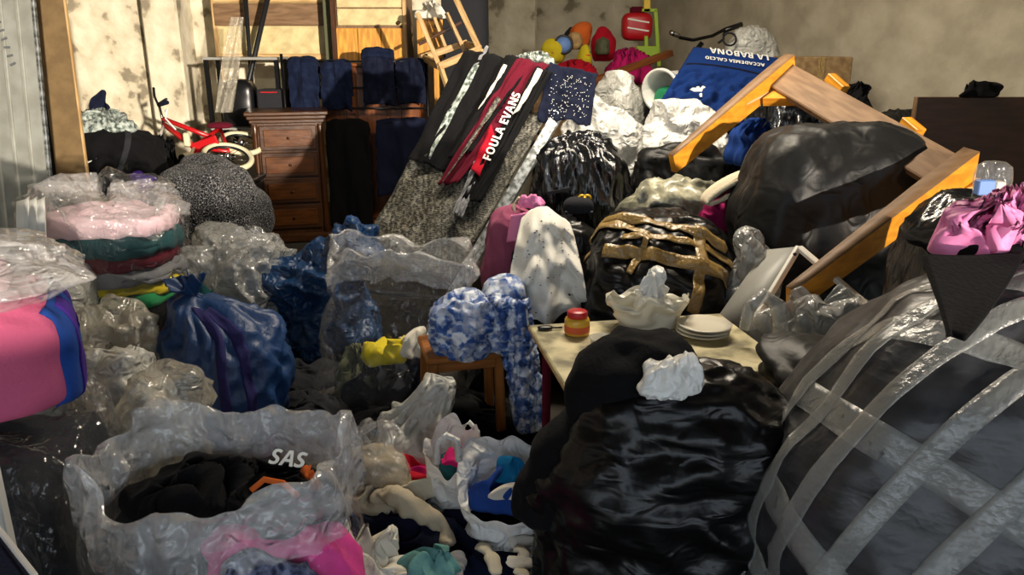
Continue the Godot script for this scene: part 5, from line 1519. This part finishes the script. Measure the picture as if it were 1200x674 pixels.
# ---------------------------------------------------------------- table, stool and what lies on them
func table_and_stool() -> void:
	var FL := H(617, 381, 0.72)
	var NL := H(662, 452, 0.72)
	var FR := H(838, 367, 0.72)
	var NR := H(934, 432, 0.72)
	var t := thing("kitchen_table", "small cream topped kitchen table with dark red legs", "table", Vector3((FL.x + NR.x) / 2, 0, (FL.z + NR.z) / 2))
	var o := t.position
	var xd := ((FR - FL) + (NR - NL)).normalized()
	var zd := Vector3(-xd.z, 0, xd.x)
	if zd.z < 0:
		zd = -zd
	var lx := ((FR - FL).length() + (NR - NL).length()) / 2
	var lz := ((NL - FL).length() + (NR - FR).length()) / 2
	var b := Basis(xd, Vector3.UP, xd.cross(Vector3.UP))
	part(t, "top", box(Vector3(lx, 0.028, lz), 0.005), M.table_top, Vector3(0, 0.72 - 0.014, 0), b)
	part(t, "edge_band", box(Vector3(lx + 0.004, 0.016, lz + 0.004), 0.002), M.pale_wood, Vector3(0, 0.704, 0), b)
	for sx in [-1, 1]:
		for sz in [-1, 1]:
			var q := b * Vector3(sx * (lx / 2 - 0.06), 0, sz * (lz / 2 - 0.06))
			part(t, "leg", tube([q + Vector3(0, 0.0, 0), q + Vector3(0, 0.69, 0)], [0.014, 0.02]), M.maroon_cloth)
	for s in [-1, 1]:
		part(t, "apron", box(Vector3(lx - 0.14, 0.06, 0.02), 0.004), M.maroon_cloth, Vector3(0, 0.665, 0) + b * Vector3(0, 0, s * (lz / 2 - 0.06)), b)
		part(t, "apron", box(Vector3(0.02, 0.06, lz - 0.14), 0.004), M.maroon_cloth, Vector3(0, 0.665, 0) + b * Vector3(s * (lx / 2 - 0.06), 0, 0), b)
	# jar
	t = thing("jar", "yellow orange jar with a red screw lid on the kitchen table", "jar", H(676, 391, 0.722))
	part(t, "body", lathe([Vector2(0.0, 0.0), Vector2(0.042, 0.0), Vector2(0.047, 0.006), Vector2(0.047, 0.055), Vector2(0.042, 0.064), Vector2(0.034, 0.068)], 28), M.jar_body)
	part(t, "label", lathe([Vector2(0.0475, 0.012), Vector2(0.0478, 0.03), Vector2(0.0475, 0.038)], 28), M.jar_label)
	part(t, "lid", lathe([Vector2(0.036, 0.066), Vector2(0.038, 0.068), Vector2(0.038, 0.086), Vector2(0.034, 0.09), Vector2(0.0, 0.09)], 28), M.red_plastic)
	# black spoon
	t = thing("spoon", "small black plastic scoop lying beside the jar", "utensil", H(645, 386, 0.722))
	part(t, "bowl", ball(surf(Vector3(0.03, 0.008, 0.016), {"lump": 0.0, "crease": 0.0}), 20, 12), M.black_plastic, Vector3(-0.02, 0, 0), Basis(Vector3.UP, 0.1))
	part(t, "handle", tube([Vector3(0.0, 0.006, 0), Vector3(0.045, 0.006, -0.004)], 0.004, 8), M.black_plastic)
	# basket of plastic with a tied bag in it
	var bp := H(757, 378, 0.722)
	bp.z += 0.03
	t = thing("basket", "open whitish plastic tray with a ragged rim on the table", "tray", bp)
	part(t, "film", film(0.13, 0.075, [[0.0, 0.006], [0.85, 0.002], [0.95, 0.05], [1.1, 0.1], [1.12, 0.12]], {"seed": 151, "lump": 0.02, "crease": 0.008, "cf": 5.0, "lf": 3.0, "p": 3.0, "rim": 0.02}), M.ceramic)
	t = thing("tied_white_bag", "small white plastic bag tied with two ears standing in the tray", "bag", bp + Vector3(0.02, 0.008, 0.0))
	part(t, "body", ball(surf(Vector3(0.055, 0.075, 0.05), {"seed": 152, "lump": 0.04, "crease": 0.02, "lf": 9.0, "cf": 16.0, "tie": 0.04, "folds": 8.0}), 44, 30), M.white_bag)
	part(t, "knot", ball(surf(Vector3(0.022, 0.03, 0.02), {"seed": 153, "lump": 0.02, "lf": 14.0}), 20, 14), M.white_bag, Vector3(0.0, 0.14, 0))
	for s in [-1, 1]:
		part(t, "ear", tube([Vector3(0.01 * s, 0.18, 0), Vector3(0.018 * s, 0.2, 0), Vector3(0.022 * s, 0.215, 0)], [0.012, 0.01, 0.004], 8), M.white_bag)
	# plates
	for k in 3:
		solo("plate", ["lowest cream plate of the small pile on the kitchen table", "middle cream plate of the small pile on the kitchen table", "uppermost cream plate of the small pile on the kitchen table"][k], "plate", lathe([Vector2(0.0, 0.004), Vector2(0.055, 0.002), Vector2(0.06, 0.006), Vector2(0.098, 0.018), Vector2(0.099, 0.022), Vector2(0.06, 0.012), Vector2(0.0, 0.01)], 40), M.ceramic, H(823, 393, 0.722) + Vector3(0.004 * k, 0.012 * k, -0.003 * k), 0.0, "plates piled on the kitchen table")
	t = thing("plastic_cup", "small translucent plastic tub beside the black bundle", "cup", H(706, 412, 0.722))
	part(t, "wall", lathe([Vector2(0.0, 0.003), Vector2(0.038, 0.0), Vector2(0.046, 0.05), Vector2(0.05, 0.052), Vector2(0.044, 0.052), Vector2(0.036, 0.006), Vector2(0.0, 0.007)], 28), M.pale_plastic_cup)
	# stool
	var sy := 0.45
	var sc := H(540, 402, sy)
	t = thing("wooden_stool", "low brown wooden stool with a rounded seat", "stool", Vector3(sc.x, 0, sc.z), 0.25)
	part(t, "seat", box(Vector3(0.36, 0.035, 0.3), 0.016), M.stool_wood, Vector3(0, sy - 0.0175, 0))
	for sx in [-1, 1]:
		for sz in [-1, 1]:
			bar(t, "leg", Vector3(sx * 0.15, sy - 0.03, sz * 0.115), Vector3(sx * 0.16, 0, sz * 0.125), 0.04, 0.04, M.stool_wood, Vector3.RIGHT)
		bar(t, "apron", Vector3(sx * 0.15, sy - 0.06, -0.11), Vector3(sx * 0.15, sy - 0.06, 0.11), 0.018, 0.05, M.stool_wood)
	for sz in [-1, 1]:
		bar(t, "apron", Vector3(-0.15, sy - 0.06, sz * 0.115), Vector3(0.15, sy - 0.06, sz * 0.115), 0.018, 0.05, M.stool_wood)
	# blue and white quilt
	t = thing("patterned_quilt", "blue and white patterned quilt rolled on the stool, one end hanging down", "quilt", Vector3(sc.x, sy + 0.002, sc.z))
	o = t.position
	for q in [[508, 348, 572, 410, 3.28, 0.13, 161], [548, 352, 604, 408, 3.36, 0.13, 162]]:
		var x0 := W(q[0], 380, q[4])
		var x1 := W(q[2], 380, q[4])
		var rx := (x1.x - x0.x) / 2
		var hh := W(540, q[1], q[4]).y - sy
		part(t, "roll", ball(surf(Vector3(rx, hh / 1.75, q[5]), {"seed": q[6], "p": 2.4, "lump": 0.04, "crease": 0.03, "cf": 8.0, "flat": 0.75}), 60, 40), M.blue_print, Vector3((x0.x + x1.x) / 2, sy + 0.003, -q[4]) - o)
	part(t, "roll", ball(surf(Vector3(0.09, 0.09, 0.1), {"seed": 163, "lump": 0.04, "crease": 0.02}), 40, 28), M.blue_print, W(588, 362, 3.45) - o)
	var nz := fnl(165, 5.0, 2)
	part(t, "hanging_end", sheet((func(u: float, v: float) -> Vector3:
		var p := W(lerpf(lerpf(578, 618, u), lerpf(606, 641, u), v), lerpf(350, 500, v), 3.25 - 0.05 * v)
		return p - o + Vector3(0, 0, 0.05 * sin(u * PI) + 0.02 * sin(u * 9.0 + v * 6.0) + 0.03 * nz.get_noise_2d(u, v * 2.0))), 24, 50, 0.03), M.blue_print)
	# pink bag and white spotted sheet
	t = bag_at("pink_backpack", "dusty pink soft bag with a light pink pocket beside the white sheet", "bag", M.mauve_cloth, 568, 246, 632, 332, 4.0, 0.13, {"y": 0.42, "seed": 171, "p": 2.6, "lump": 0.04, "crease": 0.015})
	part(t, "pocket", sheet((func(u: float, v: float) -> Vector3:
		var p := W(lerpf(600, 624, u) - v * 6.0, lerpf(252, 284, v) - u * 4.0, 3.85 + 0.04 * (u - 0.5) * (u - 0.5) * 4.0)
		return p - t.position), 10, 12, 0.012), M.candy_pink_cloth)
	part(t, "frill", ball(surf(Vector3(0.045, 0.018, 0.03), {"seed": 172, "lump": 0.04, "lf": 12.0, "crease": 0.02, "cf": 18.0}), 40, 24), M.candy_pink_cloth, W(622, 242, 3.95) - t.position)
	part(t, "strap", tube([W(605, 262, 3.95) - t.position, W(602, 240, 3.98) - t.position, W(608, 232, 4.0) - t.position, W(620, 240, 3.95) - t.position], 0.009, 8), M.cream_cloth)
	t = thing("stuffed_bag", "small dark bag standing under the pink soft bag", "bag", Vector3(W(600, 330, 4.0).x - 0.12, 0, -4.0))
	part(t, "body", ball(surf(Vector3(0.16, 0.235, 0.16), {"seed": 173, "p": 3.6, "lump": 0.02, "crease": 0.01}), 40, 26), M.black_bag_dull)
	var top := W(640, 250, 3.72)
	t = thing("spotted_sheet", "white sheet with tiny dark spots draped over the bag behind the table", "sheet", Vector3(top.x, 0.4, -3.6))
	o = t.position
	var nz2 := fnl(175, 3.5, 2)
	var shp := func(u: float, v: float) -> Vector3:
		var px := lerpf(lerpf(612, 668, u), lerpf(588, 692, u), pow(v, 0.8))
		var py := lerpf(247 + 52 * pow(absf(u - 0.45), 1.8), 384 - 16 * u + 5 * sin(u * 14.0), v)
		var p := W(px, py, 3.72 - 0.3 * pow(v, 0.6) - 0.1 * sin(u * PI) * (1.0 - 0.5 * v))
		return p - o + Vector3(0, 0, 0.014 * sin(u * 11.0 + v * 4.0 + 2.0 * sin(v * 5.0)) * v + 0.012 * sin(u * 23.0 + v * 2.0) * v + 0.07 * nz2.get_noise_2d(u * 0.5, v * 0.6) - 0.06 * (1.0 - smoothstep(0.0, 0.12, v)))
	var main := part(t, "cloth", sheet(shp, 60, 60, 0.008), M.dotted_white)
	var rng := RandomNumberGenerator.new()
	rng.seed = 9
	var st := SurfaceTool.new()
	st.begin(Mesh.PRIMITIVE_TRIANGLES)
	var dot := SphereMesh.new()
	dot.radius = 0.004
	dot.height = 0.003
	dot.radial_segments = 6
	dot.rings = 3
	for k in 70:
		var q: Vector3 = shp.call(rng.randf(), rng.randf() * 0.95)
		st.append_from(dot, 0, Transform3D(Basis.IDENTITY.scaled(Vector3.ONE * rng.randf_range(0.7, 1.7)), q + Vector3(0, 0.001, 0.0045)))
	part(t, "spots", st.commit(), M.black_cloth).set_meta("kind", "stuff")

# ---------------------------------------------------------------- the large bags nearest the viewer
func front_bags() -> void:
	var t: Node3D
	# open clear bag with a folded rim
	t = thing("big_open_clear_bag", "big open clear plastic bag with its rim folded out, full of dark and pink clothes", "bag", Vector3(-0.76, 0.0, -1.84))
	var opt := {"seed": 201, "lump": 0.04, "crease": 0.02, "p": 2.7, "rim": 0.04, "nu": 130, "nv": 60, "folds": 6.0}
	part(t, "film", film(0.31, 0.24, [[0.0, 0.01], [0.95, 0.005], [1.08, 0.2], [1.1, 0.45], [1.05, 0.62], [0.98, 0.72]], opt), M.clear)
	var opt2 := opt.duplicate()
	opt2.nv = 26
	part(t, "folded_rim", film(0.31, 0.24, [[0.9, 0.6], [0.95, 0.69], [1.0, 0.745], [1.06, 0.74], [1.1, 0.66], [1.12, 0.57]], opt2), M.clear_rim)
	folded("dark_clothes", "black clothes heaped to the rim of the big open clear bag", M.charcoal_cloth, Vector3(-0.86, 0.02, -1.86), Vector3(0.2, 0.3, 0.19), 202)
	heap_at("black_hoodie", "black hoodie with white letters and an orange cord inside the open clear bag", "clothing", M.black_cloth, 150, 520, 370, 590, 0.55, 0.12, {"seed": 203, "rz": 0.17, "fold": 0.35, "D": 1.84}).position = Vector3(-0.76, 0.575, -1.84)
	var hd: Node3D = get_child(get_child_count() - 1)
	letters(hd, "lettering", "SAS", 0.1, M.print_white, Vector3(0.17, 0.135, -0.02), Basis(Vector3.UP, -0.25) * Basis(Vector3.RIGHT, -1.0))
	part(hd, "orange_cord", tube([Vector3(0.1, 0.1, 0.08), Vector3(0.13, 0.12, 0.06), Vector3(0.18, 0.115, 0.07), Vector3(0.22, 0.09, 0.09)], 0.008, 8), M.orange_cloth)
	heap_at("orange_cloth", "bit of orange cloth at the edge of the black hoodie", "clothing", M.orange_cloth, 345, 525, 372, 550, 0.62, 0.06, {"seed": 204, "rz": 0.04, "D": 1.88}).position = Vector3(-0.54, 0.62, -1.88)
	folded("pink_clothes", "bright pink clothes showing through the side of the open clear bag", M.pink_cloth, Vector3(-0.6, 0.02, -1.73), Vector3(0.2, 0.305, 0.1), 205)
	folded("lace_top", "navy lace top pressed against the side of the open clear bag", M.lace_cloth, Vector3(-0.58, 0.38, -1.625), Vector3(0.13, 0.1, 0.035), 206)
	# big black bag with its bundled top
	var fnb := surf(Vector3(0.385, 0.5, 0.25), {"seed": 211, "p": 3.0, "lump": 0.05, "crease": 0.02, "cdir": Vector3(0.6, 1.6, 1), "flat": 0.85, "taper": 0.22})
	t = thing("black_refuse_bag", "large black refuse bag with a bundled top standing in front of the kitchen table", "bag", Vector3(0.46, 0, -1.98))
	part(t, "body", ball(fnb, 130, 84), M.black_bag)
	part(t, "bundled_top", ball(surf(Vector3(0.17, 0.2, 0.13), {"seed": 212, "p": 2.5, "lump": 0.05, "crease": 0.015, "shear": Vector3(0.02, 0, 0)}), 64, 44), M.black_cloth, Vector3(-0.13, 0.64, -0.04))
	part(t, "drape", ball(surf(Vector3(0.13, 0.22, 0.1), {"seed": 213, "p": 2.5, "lump": 0.06, "crease": 0.02, "shear": Vector3(0.2, 0, 0)}), 50, 36), M.black_cloth, Vector3(-0.31, 0.46, -0.0))
	t = thing("white_rag", "crumpled white plastic rag tucked into the bundled top of the black refuse bag", "rag", W(778, 468, 1.83))
	part(t, "fold", ball(surf(Vector3(0.055, 0.045, 0.03), {"seed": 214, "lf": 7.0, "cf": 14.0, "lump": 0.03, "crease": 0.014, "shear": Vector3(0.03, 0, -0.04)}), 48, 34), M.white_bag)
	part(t, "twist", ball(surf(Vector3(0.03, 0.05, 0.025), {"seed": 216, "lf": 9.0, "cf": 16.0, "lump": 0.03, "crease": 0.012, "shear": Vector3(0.035, 0, -0.03)}), 40, 30), M.white_bag, Vector3(0.035, 0.02, -0.01))
	bag_at("black_puffer_jacket", "quilted black puffer jacket squeezed between refuse bag and wrapped bale", "clothing", M.black_bag_dull, 900, 416, 1000, 560, 2.22, 0.14, {"y": 0.0, "seed": 215, "p": 3.4, "crease": 0.05, "cdir": Vector3(0.3, 2.0, 0.6), "cf": 3.5})
	wrapped_bale()

func wrapped_bale() -> void:
	var r := Vector3(0.66, 0.7, 0.48)
	var o := {"seed": 221, "p": 2.6, "lump": 0.05, "crease": 0.008, "flat": 0.8, "shear": Vector3(0.22, 0, 0), "taper": 0.1}
	var t := thing("wrapped_bale", "huge grey checked bale wound in clear stretch film with crossing bands", "bale", Vector3(1.2, 0, -1.78))
	var fn := surf(r, o)
	part(t, "body", ball(fn, 110, 72), M.bale_grey)
	var rot := Basis(Vector3(0, 0, 1), -0.55)
	var dir := func(a: float, h: float) -> Vector3:
		return (rot * Vector3(sin(a) * cos(h), sin(h), cos(a) * cos(h))).normalized()
	# bands running round the bale and bands running from end to end
	for k in 9:
		var h := -0.9 + 0.24 * k
		part(t, "wrap_band", band(fn, dir.call(-1.7, h - 0.12), dir.call(1.5, h + 0.12), 0.095, 0.003, 48, 0.001, dir.call(-0.1, h + 0.02)), M.wrap_band)
	for k in 12:
		var a := -1.75 + 0.26 * k
		part(t, "wrap_band", band(fn, dir.call(a - 0.05, -1.2), dir.call(a + 0.12, 1.25), 0.09, 0.005, 48, 0.001), M.wrap_band)
	# black bundle and pink cloth on it
	var top := fn.call(Vector3(0.1, 1, -0.1).normalized()) + t.position as Vector3
	var bm := bag_at("black_bundle", "black soft bundle lying on the wrapped bale under the pink cloth", "bundle", M.black_cloth, 1072, 262, 1250, 345, 1.95, 0.22, {"y": top.y - 0.05, "seed": 223, "p": 2.6, "lump": 0.07, "crease": 0.02})
	var q0 := bm.position
	part(bm, "hanging_corner", sheet((func(u: float, v: float) -> Vector3:
		var px := lerpf(lerpf(1080, 1205, u), lerpf(1112, 1128, u), pow(v, 1.15))
		return W(px, lerpf(300, 394, v), 1.62 - 0.22 * v + 0.1 * (1.0 - v)) - q0 + Vector3(0, 0, 0.012 * sin(u * 5.0 + v * 3.0))), 20, 26, 0.012), M.black_cloth)
	var pk := heap_at("pink_blanket", "bright pink satin cloth bunched on the black bundle", "clothing", M.pink_satin, 1098, 222, 1228, 292, 1.3, 0.16, {"seed": 224, "rz": 0.12, "fold": 0.75, "ff": 7.0, "nu": 96, "nv": 40, "D": 1.9})
	pk.position = Vector3(W(1165, 270, 1.9).x, bm.position.y + (W(1161, 262, 1.95).y - bm.position.y) - 0.06, -1.88)
	pk.rotation = Vector3(0.35, 0, -0.05)
	# little box and clear jar behind
	var jb := thing("small_carton", "small blue and white carton standing behind the pink cloth", "carton", W(1152, 228, 2.35))
	part(jb, "body", box(Vector3(0.05, 0.045, 0.03), 0.003), M.blue_paper, Vector3(0, 0.022, 0))
	part(jb, "white_end", box(Vector3(0.03, 0.04, 0.03), 0.003), M.paper, Vector3(0.041, 0.02, 0))
	var jr := thing("clear_jar", "round clear plastic tub behind the small carton", "jar", W(1160, 228, 2.5))
	part(jr, "wall", lathe([Vector2(0.0, 0.0), Vector2(0.05, 0.0), Vector2(0.056, 0.05), Vector2(0.05, 0.09), Vector2(0.03, 0.105), Vector2(0.0, 0.108)], 24), M.clear_milky)
	var sp := thing("stuffed_bag", "dark shiny bag behind the wrapped bale carrying the carton", "bag", Vector3(W(1150, 240, 2.48).x + 0.02, 0, -2.5))
	part(sp, "body", ball(surf(Vector3(0.26, W(1150, 229, 2.45).y / 1.8, 0.2), {"seed": 226, "p": 3.4, "lump": 0.03, "crease": 0.02}), 60, 44), M.black_bag_shiny)

func floor_clothes() -> void:
	var t: Node3D
	# dark clothes covering the floor
	for e in [["navy blanket spread on the floor between the bags", M.navy_cloth, 400, 560, 640, 700, 0.12, 231], ["black blanket on the floor around the stool legs", M.black_cloth, 380, 455, 640, 545, 0.1, 232], ["charcoal clothes on the floor behind the big bag with its rim folded out", M.charcoal_cloth, 200, 455, 420, 520, 0.12, 233], ["dark grey clothes on the floor between tied blue bag and open clear bag", M.charcoal_cloth, 285, 395, 420, 470, 0.1, 234]]:
		heap_at("floor_blanket", e[0], "blanket", e[1], e[2], e[3], e[4], e[5], 0.0, e[6], {"seed": e[7], "fold": 0.45, "rag": 0.15, "nu": 110, "nv": 40})
	# pale pointed plastic bag
	t = bag_at("pointed_white_bag", "pale plastic bag standing up to a point before the stool", "bag", M.grey_white_bag, 448, 478, 534, 560, 2.92, 0.15, {"y": 0.0, "seed": 235, "p": 2.4, "tie": 0.14, "lean": Vector3(0.12, 0, 0), "lump": 0.05, "crease": 0.03})
	t = thing("cloudy_small_bag", "cloudy plastic bag with beige clothes beside the open clear bag", "bag", Vector3(W(425, 530, 2.6).x, 0, -2.6))
	part(t, "film", film(0.15, 0.12, [[0.0, 0.006], [0.95, 0.0], [1.05, 0.2], [0.95, 0.33], [0.5, 0.4], [0.0, 0.39]], {"seed": 236, "lump": 0.04, "crease": 0.012, "cf": 8.0}), M.clear_milky)
	folded("beige_clothes", "beige clothes inside the cloudy small bag", M.beige_cloth, Vector3(W(430, 530, 2.6).x, 0.01, -2.6), Vector3(0.11, 0.17, 0.08), 237)
	var lay := func(n: String, label: String, m: Material, x0: float, y0: float, x1: float, y1: float, y: float, h: float, sd: int, o := {}) -> MeshInstance3D:
		o.seed = sd
		return heap_at(n, label, "clothing", m, x0, y0, x1, y1, y, h, o)
	lay.call("magenta_jumper", "dark pink and red jumper lying across the floor clothes", M.hot_pink_cloth, 396, 545, 505, 585, 0.13, 0.09, 241, {"fold": 0.5})
	lay.call("red_scarf", "red cloth lying at the end of the dark pink jumper", M.red_cloth, 440, 540, 502, 566, 0.16, 0.08, 242)
	lay.call("navy_jumper", "dark navy jumper with a round button among the floor clothes", M.navy_cloth, 400, 585, 530, 650, 0.1, 0.08, 243)
	# cream sweater: body, collar and a sleeve
	t = thing("cream_sweater", "cream sweater with one sleeve stretched out over the floor clothes", "clothing", H(450, 600, 0.2))
	var o := t.position
	part(t, "body", crumple(0.16, 0.08, 0.09, {"seed": 244, "fold": 0.5}), M.sweater_cloth, H(430, 590, 0.16) - o)
	part(t, "shoulder", crumple(0.1, 0.06, 0.08, {"seed": 245, "fold": 0.4}), M.cream_cloth, H(478, 582, 0.17) - o)
	var pts := []
	for q in [[440, 578, 0.22], [462, 583, 0.24], [485, 592, 0.22], [505, 606, 0.18], [520, 622, 0.14], [527, 640, 0.12]]:
		pts.append(H(q[0], q[1], q[2]) - o)
	part(t, "sleeve", limb(pts, [0.035, 0.05, 0.048, 0.04, 0.032, 0.026], 271), M.sweater_cloth)
	lay.call("white_shirt", "white crumpled shirt on the navy jumper", M.white_cloth, 400, 622, 475, 660, 0.17, 0.1, 246, {"fold": 0.7, "ff": 5.0, "rag": 0.5})
	lay.call("white_blouse", "white blouse with faint print lying lowest in the heap", M.white_cloth, 396, 645, 500, 700, 0.13, 0.1, 247, {"fold": 0.6, "ff": 4.5, "rag": 0.4})
	lay.call("teal_shirt", "grey teal shirt lying beside the white blouse", M.teal_cloth, 468, 636, 535, 690, 0.14, 0.09, 248, {"fold": 0.5, "ff": 4.5})
	lay.call("grey_sock", "pale grey sock lying by the teal shirt", M.grey_cloth, 528, 652, 548, 674, 0.1, 0.04, 249)
	# a pair of socks
	for e in [[556, 626, 588, 674, "curled cream sock with a printed sole on the navy blanket", 250], [598, 632, 616, 660, "cream sock half under the black refuse bag", 251], [600, 655, 618, 690, "white sock end beside the black refuse bag", 252]]:
		t = thing("sock", e[4], "sock", H((e[0] + e[2]) / 2.0, e[3], 0.1), 0.0, "socks on the navy blanket")
		o = t.position
		part(t, "foot", limb([H(e[2] - 4, e[3], 0.12) - o, H((e[0] + e[2]) / 2.0 + 4, (e[1] + e[3]) / 2.0, 0.13) - o, H(e[0] + 4, e[1] + 12, 0.13) - o], [0.016, 0.026, 0.02], e[5], 0.5), M.cream_cloth)
		part(t, "cuff", crumple(0.035, 0.03, 0.035, {"seed": e[5], "nu": 30, "nv": 14}), M.white_cloth, H(e[2] - 6, e[1] + 8, 0.11) - o)
	# carrier bags
	t = thing("white_carrier_bag", "white carrier bag with looped handles and pink cloth in it", "bag", Vector3(W(533, 560, 2.62).x, 0, -2.62))
	part(t, "film", film(0.1, 0.09, [[0.0, 0.01], [0.95, 0.005], [1.05, 0.12], [1.0, 0.25], [1.08, 0.34]], {"seed": 255, "lump": 0.014, "crease": 0.005, "cf": 6.0, "rim": 0.03, "tilt": 0.07, "p": 2.3}), M.white_bag)
	var hb := W(524, 525, 2.5) - t.position
	part(t, "handle", tube([hb + Vector3(-0.04, -0.06, 0), hb + Vector3(-0.03, 0.02, 0), hb + Vector3(0.0, 0.05, 0), hb + Vector3(0.035, 0.03, 0), hb + Vector3(0.04, -0.05, 0)], [0.014, 0.012, 0.012, 0.012, 0.014], 8), M.white_bag)
	var hc := W(550, 500, 2.75) - t.position
	part(t, "handle", tube([hc + Vector3(-0.03, -0.08, 0), hc + Vector3(-0.025, 0.0, 0), hc + Vector3(0.0, 0.02, 0), hc + Vector3(0.03, -0.02, 0), hc + Vector3(0.035, -0.08, 0)], 0.01, 8), M.white_bag)
	folded("teal_cloth", "dark teal cloth inside the looped white carrier bag", M.dark_teal_cloth, Vector3(W(535, 540, 2.62).x, 0.02, -2.62), Vector3(0.07, 0.15, 0.06), 256)
	heap_at("pink_cloth", "pink cloth on top inside the looped white carrier bag", "clothing", M.hot_pink_cloth, 520, 540, 556, 560, 0.37, 0.04, {"seed": 257, "rz": 0.05, "D": 2.62}).position = Vector3(W(535, 540, 2.62).x, 0.28, -2.62)
	t = thing("white_carrier_bag", "wide open white carrier bag filled with blue clothes", "bag", Vector3(W(596, 570, 2.5).x, 0, -2.48))
	part(t, "film", film(0.15, 0.13, [[0.0, 0.01], [0.95, 0.005], [1.05, 0.12], [1.05, 0.22], [1.12, 0.3]], {"seed": 258, "lump": 0.018, "crease": 0.006, "cf": 6.0, "rim": 0.03, "tilt": 0.09, "p": 2.3}), M.white_bag)
	heap_at("blue_shirt", "royal blue shirt in the wide open white carrier bag", "clothing", M.blue_cloth, 558, 545, 646, 600, 0.25, 0.14, {"seed": 259, "rz": 0.09, "rag": 0.15, "D": 2.48}).position = Vector3(t.position.x, 0.18, -2.48)
	heap_at("sea_blue_cloth", "sea blue cloth lying on the royal blue shirt", "clothing", M.sea_blue_cloth, 585, 540, 620, 570, 0.3, 0.08, {"seed": 260, "rz": 0.045, "D": 2.5}).position = Vector3(t.position.x - 0.0, 0.27, -2.5)
	heap_at("white_tshirt", "white top lying on the royal blue shirt", "clothing", M.white_cloth, 590, 565, 635, 590, 0.3, 0.06, {"seed": 261, "rz": 0.04, "D": 2.42}).position = Vector3(t.position.x + 0.02, 0.25, -2.42)
